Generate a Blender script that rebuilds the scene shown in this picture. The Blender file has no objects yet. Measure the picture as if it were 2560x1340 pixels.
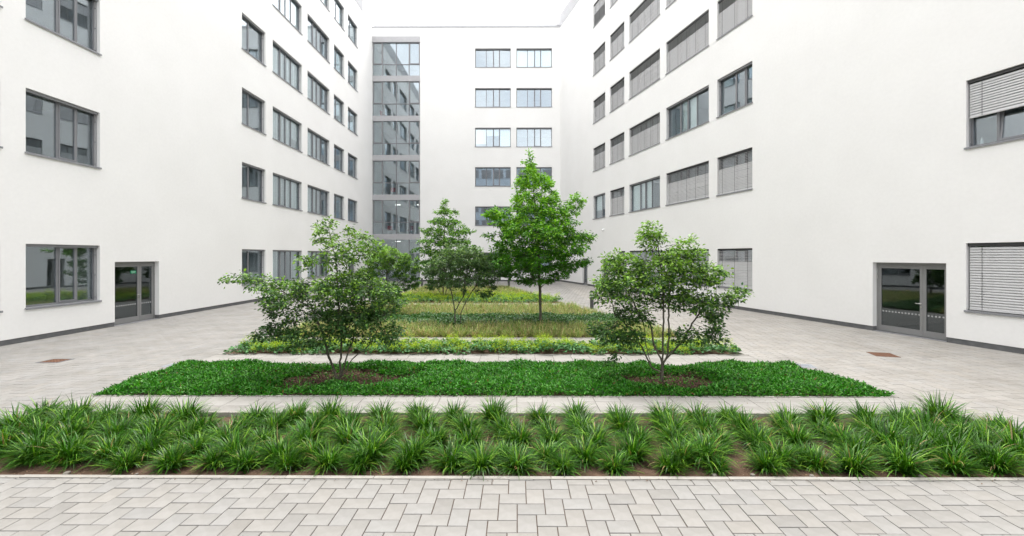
import bpy, math, random
import numpy as np
from mathutils import Vector, Matrix

# ------------------------------------------------------------------ camera, sky, sun, exposure
S = bpy.context.scene
COL = S.collection
cam_d = bpy.data.cameras.new('camera'); cam = bpy.data.objects.new('camera', cam_d); COL.objects.link(cam)
cam.location = (0, 0, 2.5); cam.rotation_euler = (math.radians(90), 0, math.radians(.33))
cam_d.sensor_width = 36; cam_d.lens = 1100 / 2560 * 36
cam_d.shift_x = -.0022; cam_d.shift_y = -.0117
cam_d.clip_start = .05; cam_d.clip_end = 2000
S.camera = cam

SUN_EL, SUN_AZ = 70, 2          # azimuth clockwise from +Y: high behind the end wing, veiled by cloud
world = bpy.data.worlds.new('World'); S.world = world; world.use_nodes = True
wt = world.node_tree; wt.nodes.clear()
def wn(t): return wt.nodes.new(t)
sky = wn('ShaderNodeTexSky'); sky.sky_type = 'NISHITA'; sky.sun_disc = False
sky.sun_elevation = math.radians(SUN_EL); sky.sun_rotation = math.radians(SUN_AZ)
sky.air_density = 1.2; sky.dust_density = 2.5
tc = wn('ShaderNodeTexCoord'); nz = wn('ShaderNodeTexNoise'); nz.inputs['Scale'].default_value = 2.2
nz.inputs['Detail'].default_value = 5; nz.inputs['Roughness'].default_value = .55
rmp = wn('ShaderNodeValToRGB'); rmp.color_ramp.elements[0].position = .36; rmp.color_ramp.elements[1].position = .62
rmp.color_ramp.elements[0].color = (.42, .42, .42, 1); rmp.color_ramp.elements[1].color = (.93, .93, .93, 1)
mx = wn('ShaderNodeMixRGB'); mx.inputs['Color2'].default_value = (11.3, 10.95, 10.45, 1)
bg = wn('ShaderNodeBackground'); bg.inputs['Strength'].default_value = .1
wo = wn('ShaderNodeOutputWorld')
wt.links.new(tc.outputs['Generated'], nz.inputs['Vector']); wt.links.new(nz.outputs['Fac'], rmp.inputs['Fac'])
wt.links.new(rmp.outputs['Color'], mx.inputs['Fac']); wt.links.new(sky.outputs['Color'], mx.inputs['Color1'])
wt.links.new(mx.outputs['Color'], bg.inputs['Color']); wt.links.new(bg.outputs['Background'], wo.inputs['Surface'])

sun_d = bpy.data.lights.new('sun', 'SUN'); sun = bpy.data.objects.new('sun', sun_d); COL.objects.link(sun)
sun_d.energy = 1.0; sun_d.angle = math.radians(22); sun_d.color = (1, .965, .92)
a_, e_ = math.radians(SUN_AZ), math.radians(SUN_EL)
sd = Vector((math.sin(a_) * math.cos(e_), math.cos(a_) * math.cos(e_), math.sin(e_)))
sun.rotation_euler = sd.to_track_quat('Z', 'Y').to_euler(); sun.location = sd * 80

S.view_settings.view_transform = 'Standard'; S.view_settings.look = 'None'
S.view_settings.gamma = 1; S.view_settings.use_curve_mapping = False
S.view_settings.exposure = 1.77
S.cycles.max_bounces = 10; S.cycles.diffuse_bounces = 5; S.cycles.glossy_bounces = 4
S.cycles.transparent_max_bounces = 16; S.cycles.transmission_bounces = 6

rng = np.random.default_rng(7); random.seed(7)

# ------------------------------------------------------------------ materials
def mat(name):
    m = bpy.data.materials.new(name); m.use_nodes = True
    return m, m.node_tree.nodes, m.node_tree.links, m.node_tree.nodes['Principled BSDF']
def ramp(N, L, fac, stops):
    r = N.new('ShaderNodeValToRGB'); el = r.color_ramp.elements
    while len(el) < len(stops): el.new(.5)
    for e, (p, c) in zip(el, stops): e.position = p; e.color = (*c, 1)
    L.new(fac, r.inputs['Fac']); return r.outputs['Color']
def noise(N, L, scale, detail=4, rough=.55, coord='Object'):
    t = N.new('ShaderNodeTexCoord'); n = N.new('ShaderNodeTexNoise')
    n.inputs['Scale'].default_value = scale; n.inputs['Detail'].default_value = detail; n.inputs['Roughness'].default_value = rough
    L.new(t.outputs[coord], n.inputs['Vector']); return n.outputs['Fac']
def bump(N, L, b, fac, strength, dist):
    k = N.new('ShaderNodeBump'); k.inputs['Strength'].default_value = strength; k.inputs['Distance'].default_value = dist
    L.new(fac, k.inputs['Height']); L.new(k.outputs['Normal'], b.inputs['Normal'])
def noisy(name, c0, c1, scale, rough=.8, bs=0, bd=.01, bscale=None, metallic=0, spec=.5, detail=5):
    m, N, L, b = mat(name)
    f = noise(N, L, scale, detail)
    L.new(ramp(N, L, f, [(.3, c0), (.7, c1)]), b.inputs['Base Color'])
    b.inputs['Roughness'].default_value = rough; b.inputs['Metallic'].default_value = metallic
    b.inputs['Specular IOR Level'].default_value = spec
    if bs: bump(N, L, b, noise(N, L, bscale or scale * 6, 4), bs, bd)
    return m
def mul(N, L, a, b_, fac=1):
    k = N.new('ShaderNodeMixRGB'); k.blend_type = 'MULTIPLY'; k.inputs['Fac'].default_value = fac
    L.new(a, k.inputs['Color1']); L.new(b_, k.inputs['Color2']); return k.outputs['Color']

M = {}
def make_plaster():
    m, N, L, b = mat('plaster')
    c = ramp(N, L, noise(N, L, .35, 6, .6), [(.3, (.78, .775, .764)), (.7, (.825, .821, .812))])
    c2 = ramp(N, L, noise(N, L, 9, 6, .6), [(.3, (.965, .965, .965)), (.7, (1, 1, 1))])
    L.new(mul(N, L, c, c2), b.inputs['Base Color'])
    b.inputs['Roughness'].default_value = .92; b.inputs['Specular IOR Level'].default_value = .2
    bump(N, L, b, noise(N, L, 60, 4, .75), .45, .008)
    return m
M['plaster'] = make_plaster()
M['plinth'] = noisy('plinth_render', (.10, .102, .105), (.14, .142, .145), 6, .85, .3, .004, 90)
M['frame'] = noisy('grey_window_paint', (.185, .188, .20), (.205, .208, .22), 3, .42)
M['door_frame'] = noisy('grey_door_paint', (.20, .20, .20), (.22, .22, .22), 3, .42)
M['sill'] = noisy('grey_sill_metal', (.20, .205, .22), (.235, .24, .255), 5, .4)
M['spandrel'] = noisy('spandrel_metal', (.36, .36, .375), (.40, .40, .415), 4, .4)
M['coping'] = noisy('coping_metal', (.33, .335, .355), (.38, .385, .405), 3, .4)
M['dark'] = noisy('dark_recess', (.035, .036, .038), (.05, .05, .052), 4, .6)
M['room_wall'] = noisy('room_paint', (.50, .50, .48), (.56, .56, .54), 1.5, .9)
M['stair_wall'] = noisy('stair_paint', (.78, .79, .79), (.83, .84, .84), 1.5, .9)
M['room_floor'] = noisy('room_floor', (.16, .155, .15), (.2, .195, .19), 3, .6)
M['curtain'] = noisy('pale_curtain', (.80, .81, .78), (.86, .87, .84), 8, .9)
M['slat'] = noisy('blind_aluminium', (.50, .50, .505), (.56, .56, .565), 5, .4)
M['cord'] = noisy('cord', (.05, .05, .052), (.07, .07, .07), 5, .7)
M['steel'] = noisy('brushed_steel', (.62, .62, .62), (.7, .7, .7), 20, .25, metallic=.9)
M['bollard'] = noisy('bollard_paint', (.055, .057, .062), (.075, .077, .082), 8, .45)
M['rust'] = noisy('rusty_iron', (.085, .038, .02), (.15, .068, .036), 22, .9, .6, .004, 60)
M['iron'] = noisy('cast_iron', (.10, .105, .115), (.15, .155, .165), 18, .7, .4, .003, 60)
M['greycover'] = noisy('grey_cover', (.21, .225, .25), (.26, .275, .30), 12, .6, .3, .003, 80)
M['stone'] = noisy('stone', (.14, .125, .105), (.27, .25, .22), 14, .9, .5, .01, 40)
M['green'] = noisy('sign_green', (.0, .27, .115), (.0, .29, .125), 3, .5)
M['white'] = noisy('white_print', (.78, .78, .78), (.82, .82, .82), 3, .5)
M['marker'] = noisy('frosted_marker', (.36, .37, .37), (.42, .43, .43), 5, .6)
mL, NL, LL, bL = mat('lamp_tube'); bL.inputs['Emission Color'].default_value = (1, .97, .92, 1); bL.inputs['Emission Strength'].default_value = .9; M['lamp'] = mL
M['red'] = noisy('red_fabric', (.30, .045, .055), (.36, .06, .07), 9, .8)
M['ground'] = noisy('far_ground', (.20, .195, .19), (.28, .275, .265), .3, .95)
def make_glass(name, tint, base):
    m, N, L, b = mat(name); N.remove(b)
    tr = N.new('ShaderNodeBsdfTransparent'); tr.inputs['Color'].default_value = (*tint, 1)
    gl = N.new('ShaderNodeBsdfGlossy'); gl.inputs['Roughness'].default_value = .004; gl.inputs['Color'].default_value = (.86, .93, 1, 1)
    fr = N.new('ShaderNodeLayerWeight'); fr.inputs['Blend'].default_value = .5      # Schlick, same from both sides of the sheet
    pw_ = N.new('ShaderNodeMath'); pw_.operation = 'POWER'; pw_.inputs[1].default_value = 4.5; L.new(fr.outputs['Facing'], pw_.inputs[0])
    ad = N.new('ShaderNodeMath'); ad.operation = 'MULTIPLY_ADD'; ad.inputs[1].default_value = .9; ad.inputs[2].default_value = base; ad.use_clamp = True
    f = noise(N, L, .9, 2, .5)
    bp = N.new('ShaderNodeBump'); bp.inputs['Strength'].default_value = .06; bp.inputs['Distance'].default_value = .02
    L.new(f, bp.inputs['Height']); L.new(bp.outputs['Normal'], gl.inputs['Normal'])
    L.new(pw_.outputs[0], ad.inputs[0])
    mixs = N.new('ShaderNodeMixShader'); L.new(ad.outputs[0], mixs.inputs['Fac'])
    L.new(tr.outputs[0], mixs.inputs[1]); L.new(gl.outputs[0], mixs.inputs[2])
    L.new(mixs.outputs[0], N['Material Output'].inputs['Surface']); return m
M['glass'] = make_glass('window_glass', (.90, .945, .945), .21)
M['door_glass'] = make_glass('door_glass', (.62, .65, .64), .10)

def make_attr(name, rough=.85, bs=.0, nscale=30, nlo=.85, spec=.4, translucent=0, bscale=200, bdist=.002, spots=False):
    m, N, L, b = mat(name)
    at = N.new('ShaderNodeAttribute'); at.attribute_name = 'col'
    c = mul(N, L, at.outputs['Color'], ramp(N, L, noise(N, L, nscale, 5, .6), [(.3, (nlo,) * 3), (.7, (1, 1, 1))]))
    if spots:
        c = mul(N, L, c, ramp(N, L, noise(N, L, 1.1, 6, .65), [(.3, (.77, .765, .745)), (.6, (1, 1, 1))]))
        c = mul(N, L, c, ramp(N, L, noise(N, L, 55, 2, .5), [(.24, (.62, .58, .52)), (.31, (1, 1, 1))]))
    L.new(c, b.inputs['Base Color'])
    b.inputs['Roughness'].default_value = rough; b.inputs['Specular IOR Level'].default_value = spec
    if bs: bump(N, L, b, noise(N, L, bscale, 3, .6), bs, bdist)
    if translucent:
        t = N.new('ShaderNodeBsdfTranslucent'); k = N.new('ShaderNodeMixRGB'); k.blend_type = 'MULTIPLY'; k.inputs['Fac'].default_value = 1
        k.inputs['Color2'].default_value = (1.5, 1.6, .7, 1); L.new(c, k.inputs['Color1']); L.new(k.outputs['Color'], t.inputs['Color'])
        ms = N.new('ShaderNodeMixShader'); ms.inputs['Fac'].default_value = translucent
        L.new(b.outputs[0], ms.inputs[1]); L.new(t.outputs[0], ms.inputs[2]); L.new(ms.outputs[0], N['Material Output'].inputs['Surface'])
    return m
M['paver'] = make_attr('concrete_paver', .85, .35, 14, .93, spots=True)
M['kerb'] = make_attr('concrete_kerb', .9, .5, 10, .84, spots=True)
M['leaf'] = make_attr('leaf', .42, 0, 25, .85, .3, .24)
M['blade'] = make_attr('grass_blade', .42, 0, 30, .85, .3, .18)
M['flower'] = make_attr('flower', .8, 0, 30, .85, .2, .3)
M['bark'] = noisy('bark', (.055, .048, .036), (.13, .12, .085), 26, .95, .8, .006, 70)
M['chip'] = make_attr('mulch_chip', .95, 0, 30, .8, .2)
M['soil'] = noisy('soil', (.075, .048, .033), (.15, .10, .072), 5, 1, .9, .03, 28, spec=.1)
M['joint'] = noisy('joint_sand', (.045, .026, .017), (.10, .066, .046), 9, 1, spec=.1)

# ------------------------------------------------------------------ mesh helpers
def link(o, parent=None):
    COL.objects.link(o)
    if parent: o.parent = parent
    return o
def tag(o, label=None, cat=None, group=None, kind=None):
    if label: o['label'] = label
    if cat: o['category'] = cat
    if group: o['group'] = group
    if kind: o['kind'] = kind
    return o
def empty(name, loc=(0, 0, 0), rz=0, parent=None):
    o = bpy.data.objects.new(name, None); o.location = loc; o.rotation_euler = (0, 0, rz); o.empty_display_size = .2
    return link(o, parent)
class MB:
    def __init__(s): s.v = []; s.f = []
    def box(s, x0, x1, y0, y1, z0, z1):
        b = len(s.v)
        s.v += [(x0, y0, z0), (x1, y0, z0), (x1, y1, z0), (x0, y1, z0), (x0, y0, z1), (x1, y0, z1), (x1, y1, z1), (x0, y1, z1)]
        s.f += [(b, b + 3, b + 2, b + 1), (b + 4, b + 5, b + 6, b + 7), (b, b + 1, b + 5, b + 4), (b + 1, b + 2, b + 6, b + 5), (b + 2, b + 3, b + 7, b + 6), (b + 3, b, b + 4, b + 7)]
        return s
    def quad(s, *p):
        b = len(s.v); s.v += list(p); s.f.append(tuple(range(b, b + len(p)))); return s
    def cyl(s, c0, c1, r0, r1, n=10, cap=True):
        c0, c1 = Vector(c0), Vector(c1); d = (c1 - c0).normalized()
        u = d.orthogonal().normalized(); w = d.cross(u); b = len(s.v)
        for c, r in ((c0, r0), (c1, r1)):
            for i in range(n):
                a = 2 * math.pi * i / n; p = c + (u * math.cos(a) + w * math.sin(a)) * r; s.v.append(tuple(p))
        for i in range(n): j = (i + 1) % n; s.f.append((b + i, b + j, b + n + j, b + n + i))
        if cap: s.f.append(tuple(b + n + i for i in range(n))); s.f.append(tuple(b + n - 1 - i for i in range(n)))
        return s
    def mesh(s, name, m):
        me = bpy.data.meshes.new(name); me.from_pydata(s.v, [], s.f); me.materials.append(m if not isinstance(m, str) else M[m]); me.update(); return me
    def build(s, name, m, parent=None, loc=None, rot=None):
        o = bpy.data.objects.new(name, s.mesh(name, m))
        if loc: o.location = loc
        if rot: o.rotation_euler = rot
        return link(o, parent)
def fast_mesh(name, V, F, m, col=None, smooth=False):
    """V (n,3), F (k,c) constant-size faces"""
    me = bpy.data.meshes.new(name); V = np.ascontiguousarray(V, np.float32); F = np.ascontiguousarray(F, np.int32)
    k, c = F.shape
    me.vertices.add(len(V)); me.vertices.foreach_set('co', V.ravel())
    me.loops.add(k * c); me.loops.foreach_set('vertex_index', F.ravel())
    me.polygons.add(k); me.polygons.foreach_set('loop_start', np.arange(k, dtype=np.int32) * c)
    if smooth: me.polygons.foreach_set('use_smooth', np.ones(k, bool))
    me.update(calc_edges=True); me.validate()
    if col is not None:
        a = me.color_attributes.new('col', 'FLOAT_COLOR', 'POINT')
        a.data.foreach_set('color', np.ascontiguousarray(np.c_[col, np.ones(len(V))], np.float32).ravel())
    me.materials.append(M[m]); return me
def fast_obj(name, V, F, m, col=None, parent=None, smooth=False):
    return link(bpy.data.objects.new(name, fast_mesh(name, V, F, m, col, smooth)), parent)
def poly_mesh(name, verts, faces, m, cols=None):
    me = bpy.data.meshes.new(name); me.from_pydata(verts, [], faces)
    if cols is not None:
        a = me.color_attributes.new('col', 'FLOAT_COLOR', 'POINT')
        a.data.foreach_set('color', np.ascontiguousarray(np.c_[np.array(cols), np.ones(len(verts))], np.float32).ravel())
    me.materials.append(M[m]); me.update(); return me

# ------------------------------------------------------------------ the site: layout in metres
XL = -14.3                                   # face of the left wing
YB = 43.5                                    # face of the end wing
def XR(y): return 15.9 - .267 * y            # face of the right wing (it closes in towards the end wing)
BL = -7.55                                   # left edge of the beds
def BR(y): return 8.77 - .267 * y            # right edge of the beds, parallel to the right wing
# beds (y0, y1) between cross paths
BEDS = {1: (4.99, 6.99), 2: (7.87, 10.03), 3: (11.2, 12.5), 4: (13.5, 22.4), 5: (23.3, 27.1), 6: (28.3, 35.2)}

# ------------------------------------------------------------------ ground and paving
g = MB().quad((-300, -300, -.16), (300, -300, -.16), (300, 300, -.16), (-300, 300, -.16)).build('ground', 'ground'); tag(g, kind='structure')

KW = .065                                    # kerb width
REG = [  # convex regions paved in herringbone
    [(-40, -13.5), (40, -13.5), (40, 4.92), (-40, 4.92)],
    [(XL, 4.92), (BL - KW, 4.92), (BL - KW, 35.27), (XL, 35.27)],
    [(BR(4.92) + KW, 4.92), (XR(4.92), 4.92), (XR(35.27), 35.27), (BR(35.27) + KW, 35.27)],
    [(XL, 35.27), (XR(35.27), 35.27), (XR(YB), YB), (XL, YB)]]
def clip(poly, reg):
    out = poly
    n = len(reg)
    for i in range(n):
        ax, ay = reg[i]; bx, by = reg[(i + 1) % n]; inp = out; out = []
        if not inp: return []
        def side(p): return (bx - ax) * (p[1] - ay) - (by - ay) * (p[0] - ax)
        for j in range(len(inp)):
            p, q = inp[j], inp[(j + 1) % len(inp)]; sp, sq = side(p), side(q)
            if sp >= 0: out.append(p)
            if (sp > 0 and sq < 0) or (sp < 0 and sq > 0):
                t = sp / (sp - sq); out.append((p[0] + t * (q[0] - p[0]), p[1] + t * (q[1] - p[1])))
    return out
def area(p): return .5 * abs(sum(p[i][0] * p[(i + 1) % len(p)][1] - p[(i + 1) % len(p)][0] * p[i][1] for i in range(len(p))))
def paver_geo(p, z, ch=.004, dep=.014):
    """convex polygon -> chamfered block: verts, faces (relative)"""
    cx = sum(q[0] for q in p) / len(p); cy = sum(q[1] for q in p) / len(p); n = len(p)
    tx, ty = random.uniform(-.004, .004), random.uniform(-.004, .004)
    def h(x, y): return z + tx * (x - cx) + ty * (y - cy)
    inn = []
    for x, y in p:
        d = math.hypot(cx - x, cy - y); k = ch * 1.3 / max(d, .02); inn.append((x + (cx - x) * k, y + (cy - y) * k))
    v = [(x, y, h(x, y)) for x, y in inn] + [(x, y, h(x, y) - .0035) for x, y in p] + [(x, y, z - dep) for x, y in p]
    f = [tuple(range(n))] + [(n + i, n + (i + 1) % n, (i + 1) % n, i) for i in range(n)] + [(2 * n + i, 2 * n + (i + 1) % n, n + (i + 1) % n, n + i) for i in range(n)]
    return v, f
def paver_colour(x, warm=0):
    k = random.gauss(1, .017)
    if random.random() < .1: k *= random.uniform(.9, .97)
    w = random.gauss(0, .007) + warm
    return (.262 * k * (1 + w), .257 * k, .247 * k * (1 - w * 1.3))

pavement = empty('pavement'); tag(pavement, kind='structure')
sheet = MB()
for r in REG: sheet.quad(*[(x, y, -.011) for x, y in r])
# (the front region's bed side and seams share one level: the joint bed lies below every block)
sheet.build('joint_bed', 'joint', pavement)
u = .0925; A3, B2 = 3 * u, 2 * u; GAP = .0038; X0, Y0 = .004, 4.44
cands = []
for i in range(-420, 421):
    for j in range(-300, 301):
        ox = X0 + i * B2 + j * A3; oy = Y0 - i * B2 + j * A3
        if ox < -21 or ox > 21 or oy < -3 or oy > YB + 1: continue
        cands.append((ox, oy - B2, ox + A3, oy)); cands.append((ox - B2, oy - A3, ox, oy))
blocks = []
for (x0, y0, x1, y1) in cands:
    if y1 < 1.2 : continue
    if (x0 > BL + .1 and y0 > 5.1 and x1 < BR(y1) - .1 and y1 < 35.1): continue
    if x1 < XL and y0 > 5 or x0 > XR(y0) and y0 > 5: continue
    rect = [(x0 + GAP, y0 + GAP), (x1 - GAP, y0 + GAP), (x1 - GAP, y1 - GAP), (x0 + GAP, y1 - GAP)]
    for r in REG:
        p = clip(rect, r)
        if len(p) >= 3 and area(p) > .0006: blocks.append(p)
def seen(p):
    cx = sum(q[0] for q in p) / len(p); cy = sum(q[1] for q in p) / len(p)
    return cy > 3.85 and abs(cx) < cy * 1.19
vis = sorted([p for p in blocks if seen(p)], key=lambda p: (sum(q[1] for q in p) / len(p)))
near = vis[:290]; nearset = set(id(p) for p in near)
V, F, C = [], [], []
for p in blocks:
    cx = sum(q[0] for q in p) / len(p); cy = sum(q[1] for q in p) / len(p)
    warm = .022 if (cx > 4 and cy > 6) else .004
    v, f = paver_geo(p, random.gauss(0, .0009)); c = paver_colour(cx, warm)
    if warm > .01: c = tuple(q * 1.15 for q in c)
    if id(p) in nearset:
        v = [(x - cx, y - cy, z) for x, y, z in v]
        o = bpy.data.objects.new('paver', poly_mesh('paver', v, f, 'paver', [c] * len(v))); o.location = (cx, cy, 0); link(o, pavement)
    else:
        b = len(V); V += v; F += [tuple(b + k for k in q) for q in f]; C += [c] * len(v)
o = link(bpy.data.objects.new('pavers', poly_mesh('pavers', V, F, 'paver', C)), pavement); tag(o, kind='stuff')

# cross paths of large slabs
def make_path(y0, y1, xl, name='path'):
    root = empty(name); tag(root, kind='structure')
    MB().quad((xl, y0, -.011), (BR(y0) + KW, y0, -.011), (BR(y1) + KW, y1, -.011), (xl, y1, -.011)).build('joint_bed', 'joint', root)
    w = y1 - y0; x = xl; reg = [(xl, y0), (BR(y0) + KW, y0), (BR(y1) + KW, y1), (xl, y1)]
    k = 0
    while x < BR(y0) + .1:
        sp = [(0, .64, 1), (0, .36, 1), (0, .33, .68, 1)][random.choice([0, 0, 1, 1, 2])]
        for a, b in zip(sp[:-1], sp[1:]):
            q = [(x + .003, y0 + a * w + .003), (x + .445, y0 + a * w + .003), (x + .445, y0 + b * w - .003), (x + .003, y0 + b * w - .003)]
            p = clip(q, reg)
            if len(p) < 3 or area(p) < .002: continue
            cx = sum(t[0] for t in p) / len(p); cy = sum(t[1] for t in p) / len(p)
            v, f = paver_geo(p, random.gauss(0, .0008)); kk = random.gauss(1.0, .03); c = (.30 * kk, .291 * kk, .275 * kk)
            o = bpy.data.objects.new('slab', poly_mesh('slab', [(X - cx, Y - cy, z) for X, Y, z in v], f, 'paver', [c] * len(v))); o.location = (cx, cy, 0); link(o, root)
        x += .448; k += 1
    return root
ks = sorted(BEDS)
for a, b in zip(ks[:-1], ks[1:]): make_path(BEDS[a][1] + KW, BEDS[b][0] - KW, BL - KW)

# kerbs around each bed (stones 1 m long) and soil
def soil_z(x, y, s=0): return .018 * np.sin(x * 3.1 + s) * np.cos(y * 4.3 + s) + .012 * np.sin(x * 9.7 + y * 7.1) + .008 * np.sin(x * 23 - y * 19 + s)
def make_bed(i):
    y0, y1 = BEDS[i]
    k = empty('kerb'); tag(k, kind='structure')
    def stone(q, top):
        p = q; cx = sum(t[0] for t in p) / len(p); cy = sum(t[1] for t in p) / len(p)
        v, f = paver_geo(p, top, .004, .22); kk = random.gauss(1, .04); c = (.34 * kk, .326 * kk, .30 * kk)
        o = bpy.data.objects.new('kerb_stone', poly_mesh('kerb_stone', [(X - cx, Y - cy, z) for X, Y, z in v], f, 'kerb', [c] * len(v))); o.location = (cx, cy, 0); link(o, k)
    for (yy0, yy1) in ((y0 - KW, y0), (y1, y1 + KW)):
        x = BL - KW; end0, end1 = BR(yy0) + KW, BR(yy1) + KW
        reg = [(BL - KW, yy0), (end0, yy0), (end1, yy1), (BL - KW, yy1)]
        while x < end0:
            p = clip([(x + .002, yy0 + .002), (x + .998, yy0 + .002), (x + .998, yy1 - .002), (x + .002, yy1 - .002)], reg)
            if len(p) > 2 and area(p) > .001: stone(p, .006 + random.gauss(0, .001))
            x += 1
    y = y0
    while y < y1 - .02:
        ye = min(y + 1, y1)
        stone([(BL - KW, y + .002), (BL, y + .002), (BL, ye - .002), (BL - KW, ye - .002)], .008 + random.gauss(0, .001))
        stone([(BR(y), y + .002), (BR(y) + KW, y + .002), (BR(ye) + KW, ye - .002), (BR(ye), ye - .002)], .008 + random.gauss(0, .001))
        y += 1
    nx, ny = max(60, int(16 / .06)), max(12, int((y1 - y0) / .06))
    if i > 3: nx //= 3; ny //= 3
    s = np.linspace(0, 1, nx); t = np.linspace(0, 1, ny); Sx, Ty = np.meshgrid(s, t)
    Y = y0 + Ty * (y1 - y0); X = BL + Sx * (BR(Y) - BL); Z = -.05 + soil_z(X, Y, i) * .8 + rng.normal(0, .004, X.shape)
    idx = np.arange(nx * ny).reshape(ny, nx)
    Fq = np.stack([idx[:-1, :-1], idx[:-1, 1:], idx[1:, 1:], idx[1:, :-1]], -1).reshape(-1, 4)
    o = fast_obj('soil', np.stack([X, Y, Z], -1).reshape(-1, 3), Fq, 'soil', smooth=True); tag(o, kind='structure')
for i in BEDS: make_bed(i)

# ------------------------------------------------------------------ buildings
D = .18                     # depth of the window reveals
FT = {0: 2.86, 1: 7.41, 2: 11.3, 3: 15.2, 4: 19.12, 5: 23.05}     # head of the openings per floor
WH = 1.91
ROOF = 25.1; PL = .15
def wall_mesh(wing, s0, s1, z0, z1, holes, name='wall'):
    xs = sorted({s0, s1, *[h[0] for h in holes], *[h[1] for h in holes]}); zs = sorted({z0, z1, *[h[2] for h in holes], *[h[3] for h in holes]})
    b = MB()
    for i in range(len(xs) - 1):
        for j in range(len(zs) - 1):
            cx, cz = (xs[i] + xs[i + 1]) / 2, (zs[j] + zs[j + 1]) / 2
            if any(h[0] < cx < h[1] and h[2] < cz < h[3] for h in holes): continue
            b.quad((xs[i], 0, zs[j]), (xs[i + 1], 0, zs[j]), (xs[i + 1], 0, zs[j + 1]), (xs[i], 0, zs[j + 1]))
    for (a, c, p, q) in holes:
        b.quad((a, 0, p), (a, 0, q), (a, D + .1, q), (a, D + .1, p)); b.quad((c, 0, q), (c, 0, p), (c, D + .1, p), (c, D + .1, q))
        b.quad((a, 0, q), (c, 0, q), (c, D + .1, q), (a, D + .1, q))
        if p > z0 + .01: b.quad((c, 0, p), (a, 0, p), (a, D + .1, p), (c, D + .1, p))
    b.quad((s0, 0, z1), (s1, 0, z1), (s1, .45, z1), (s0, .45, z1))
    return b.build(name, 'plaster', wing)
def shell(wing, s0, s1, depth, z1):
    MB().quad((s0, .45, z1 - .3), (s1, .45, z1 - .3), (s1, depth, z1 - .3), (s0, depth, z1 - .3)).quad((s0, depth, -.1), (s0, depth, z1), (s1, depth, z1), (s1, depth, -.1)) \
        .quad((s0, 0, -.1), (s0, 0, z1), (s0, depth, z1), (s0, depth, -.1)).quad((s1, 0, -.1), (s1, 0, z1), (s1, depth, z1), (s1, depth, -.1)) \
        .quad((s0, .45, z1), (s1, .45, z1), (s1, .45, z1 - .3), (s0, .45, z1 - .3)).build('shell', 'plaster', wing)
def room(wing, a, c, zf, zc, y0=None, depth=4.2, m='room_wall', inset=.5):
    y0 = D + .105 if y0 is None else y0; a -= inset; c += inset
    r = MB().quad((a, y0 + depth, zf), (c, y0 + depth, zf), (c, y0 + depth, zc), (a, y0 + depth, zc)).quad((a, y0, zf), (a, y0 + depth, zf), (a, y0 + depth, zc), (a, y0, zc)) \
        .quad((c, y0, zf), (c, y0, zc), (c, y0 + depth, zc), (c, y0 + depth, zf)).quad((a, y0, zc), (a, y0 + depth, zc), (c, y0 + depth, zc), (c, y0, zc)).build('room', m, wing)
    MB().quad((a, y0, zf), (c, y0, zf), (c, y0 + depth, zf), (a, y0 + depth, zf)).build('floor', 'room_floor', r)

SLAT = {}
def slat_mesh(length, tilt):
    key = (round(length, 2), tilt)
    if key in SLAT: return SLAT[key]
    w, n = .08, 4; ca, sa = math.cos(math.radians(tilt)), math.sin(math.radians(tilt)); pr = []
    for i in range(n + 1):
        t = i / n - .5; h = .014 * (1 - 4 * t * t)
        yy, zz = t * w, h
        pr.append((yy * ca - zz * sa, yy * sa + zz * ca))
    # outer edge low, inner edge high when closed
    v = []; f = []
    for x in (0, length):
        v += [(x, y, z) for y, z in pr] + [(x, y + .0015 * sa, z - .0015) for y, z in pr]
    k = n + 1
    for i in range(n):
        f.append((i, 2 * k + i, 2 * k + i + 1, i + 1)); f.append((k + i + 1, 3 * k + i + 1, 3 * k + i, k + i))
    f.append((0, k, 3 * k, 2 * k)); f.append((n, 2 * k + n, 3 * k + n, k + n))
    me = bpy.data.meshes.new('blind_slat'); me.from_pydata(v, [], f); me.materials.append(M['slat']); me.update(); SLAT[key] = me
    return me
NSLAT = [0]
def blind(win, a, c, z0, z1, top_frac=.27, bottom=0.0, single=False, closed_tilt=63, open_tilt=8, flip=False):
    pitch = .0715; yb = .085; a2, c2 = a + .045, c - .045; L = c2 - a2
    n = int((z1 - .10 - (z0 + .05) - bottom * (z1 - z0)) / pitch); zt = z1 - .11
    V, F = [], []
    for i in range(n):
        z = zt - (i + .5) * pitch
        op = (i / n) < top_frac
        if flip: op = not op
        tilt = open_tilt if op else closed_tilt
        me = slat_mesh(L, tilt)
        jz, jr = random.gauss(0, .0012), random.gauss(0, .0011)
        if single and NSLAT[0] < 295:
            o = bpy.data.objects.new('blind_slat', me); o.location = (a2, yb, z + jz); o.rotation_euler = (random.gauss(0, .015), jr, 0); link(o, win); NSLAT[0] += 1
        else:
            b = len(V); V += [(v.co.x + a2, v.co.y + yb, v.co.z + z + jz - jr * v.co.x) for v in me.vertices]; F += [tuple(b + k for k in p.vertices) for p in me.polygons]
    if V:
        me = bpy.data.meshes.new('blind_slats'); me.from_pydata(V, [], F); me.materials.append(M['slat']); me.update()
        tag(link(bpy.data.objects.new('blind_slats', me), win), kind='stuff')
    zb = zt - n * pitch
    MB().box(a2, c2, yb - .035, yb + .035, zb - .03, zb).build('bottom_rail', 'slat', win)
    k = max(2, round(L / 1.0) + 1)
    for i in range(k):
        x = a2 + .28 + (L - .56) * i / (k - 1)
        MB().box(x - .006, x + .006, yb - .046, yb - .042, zb - .02, zt).build('lift_cord', 'cord', win)
    return zb
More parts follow.
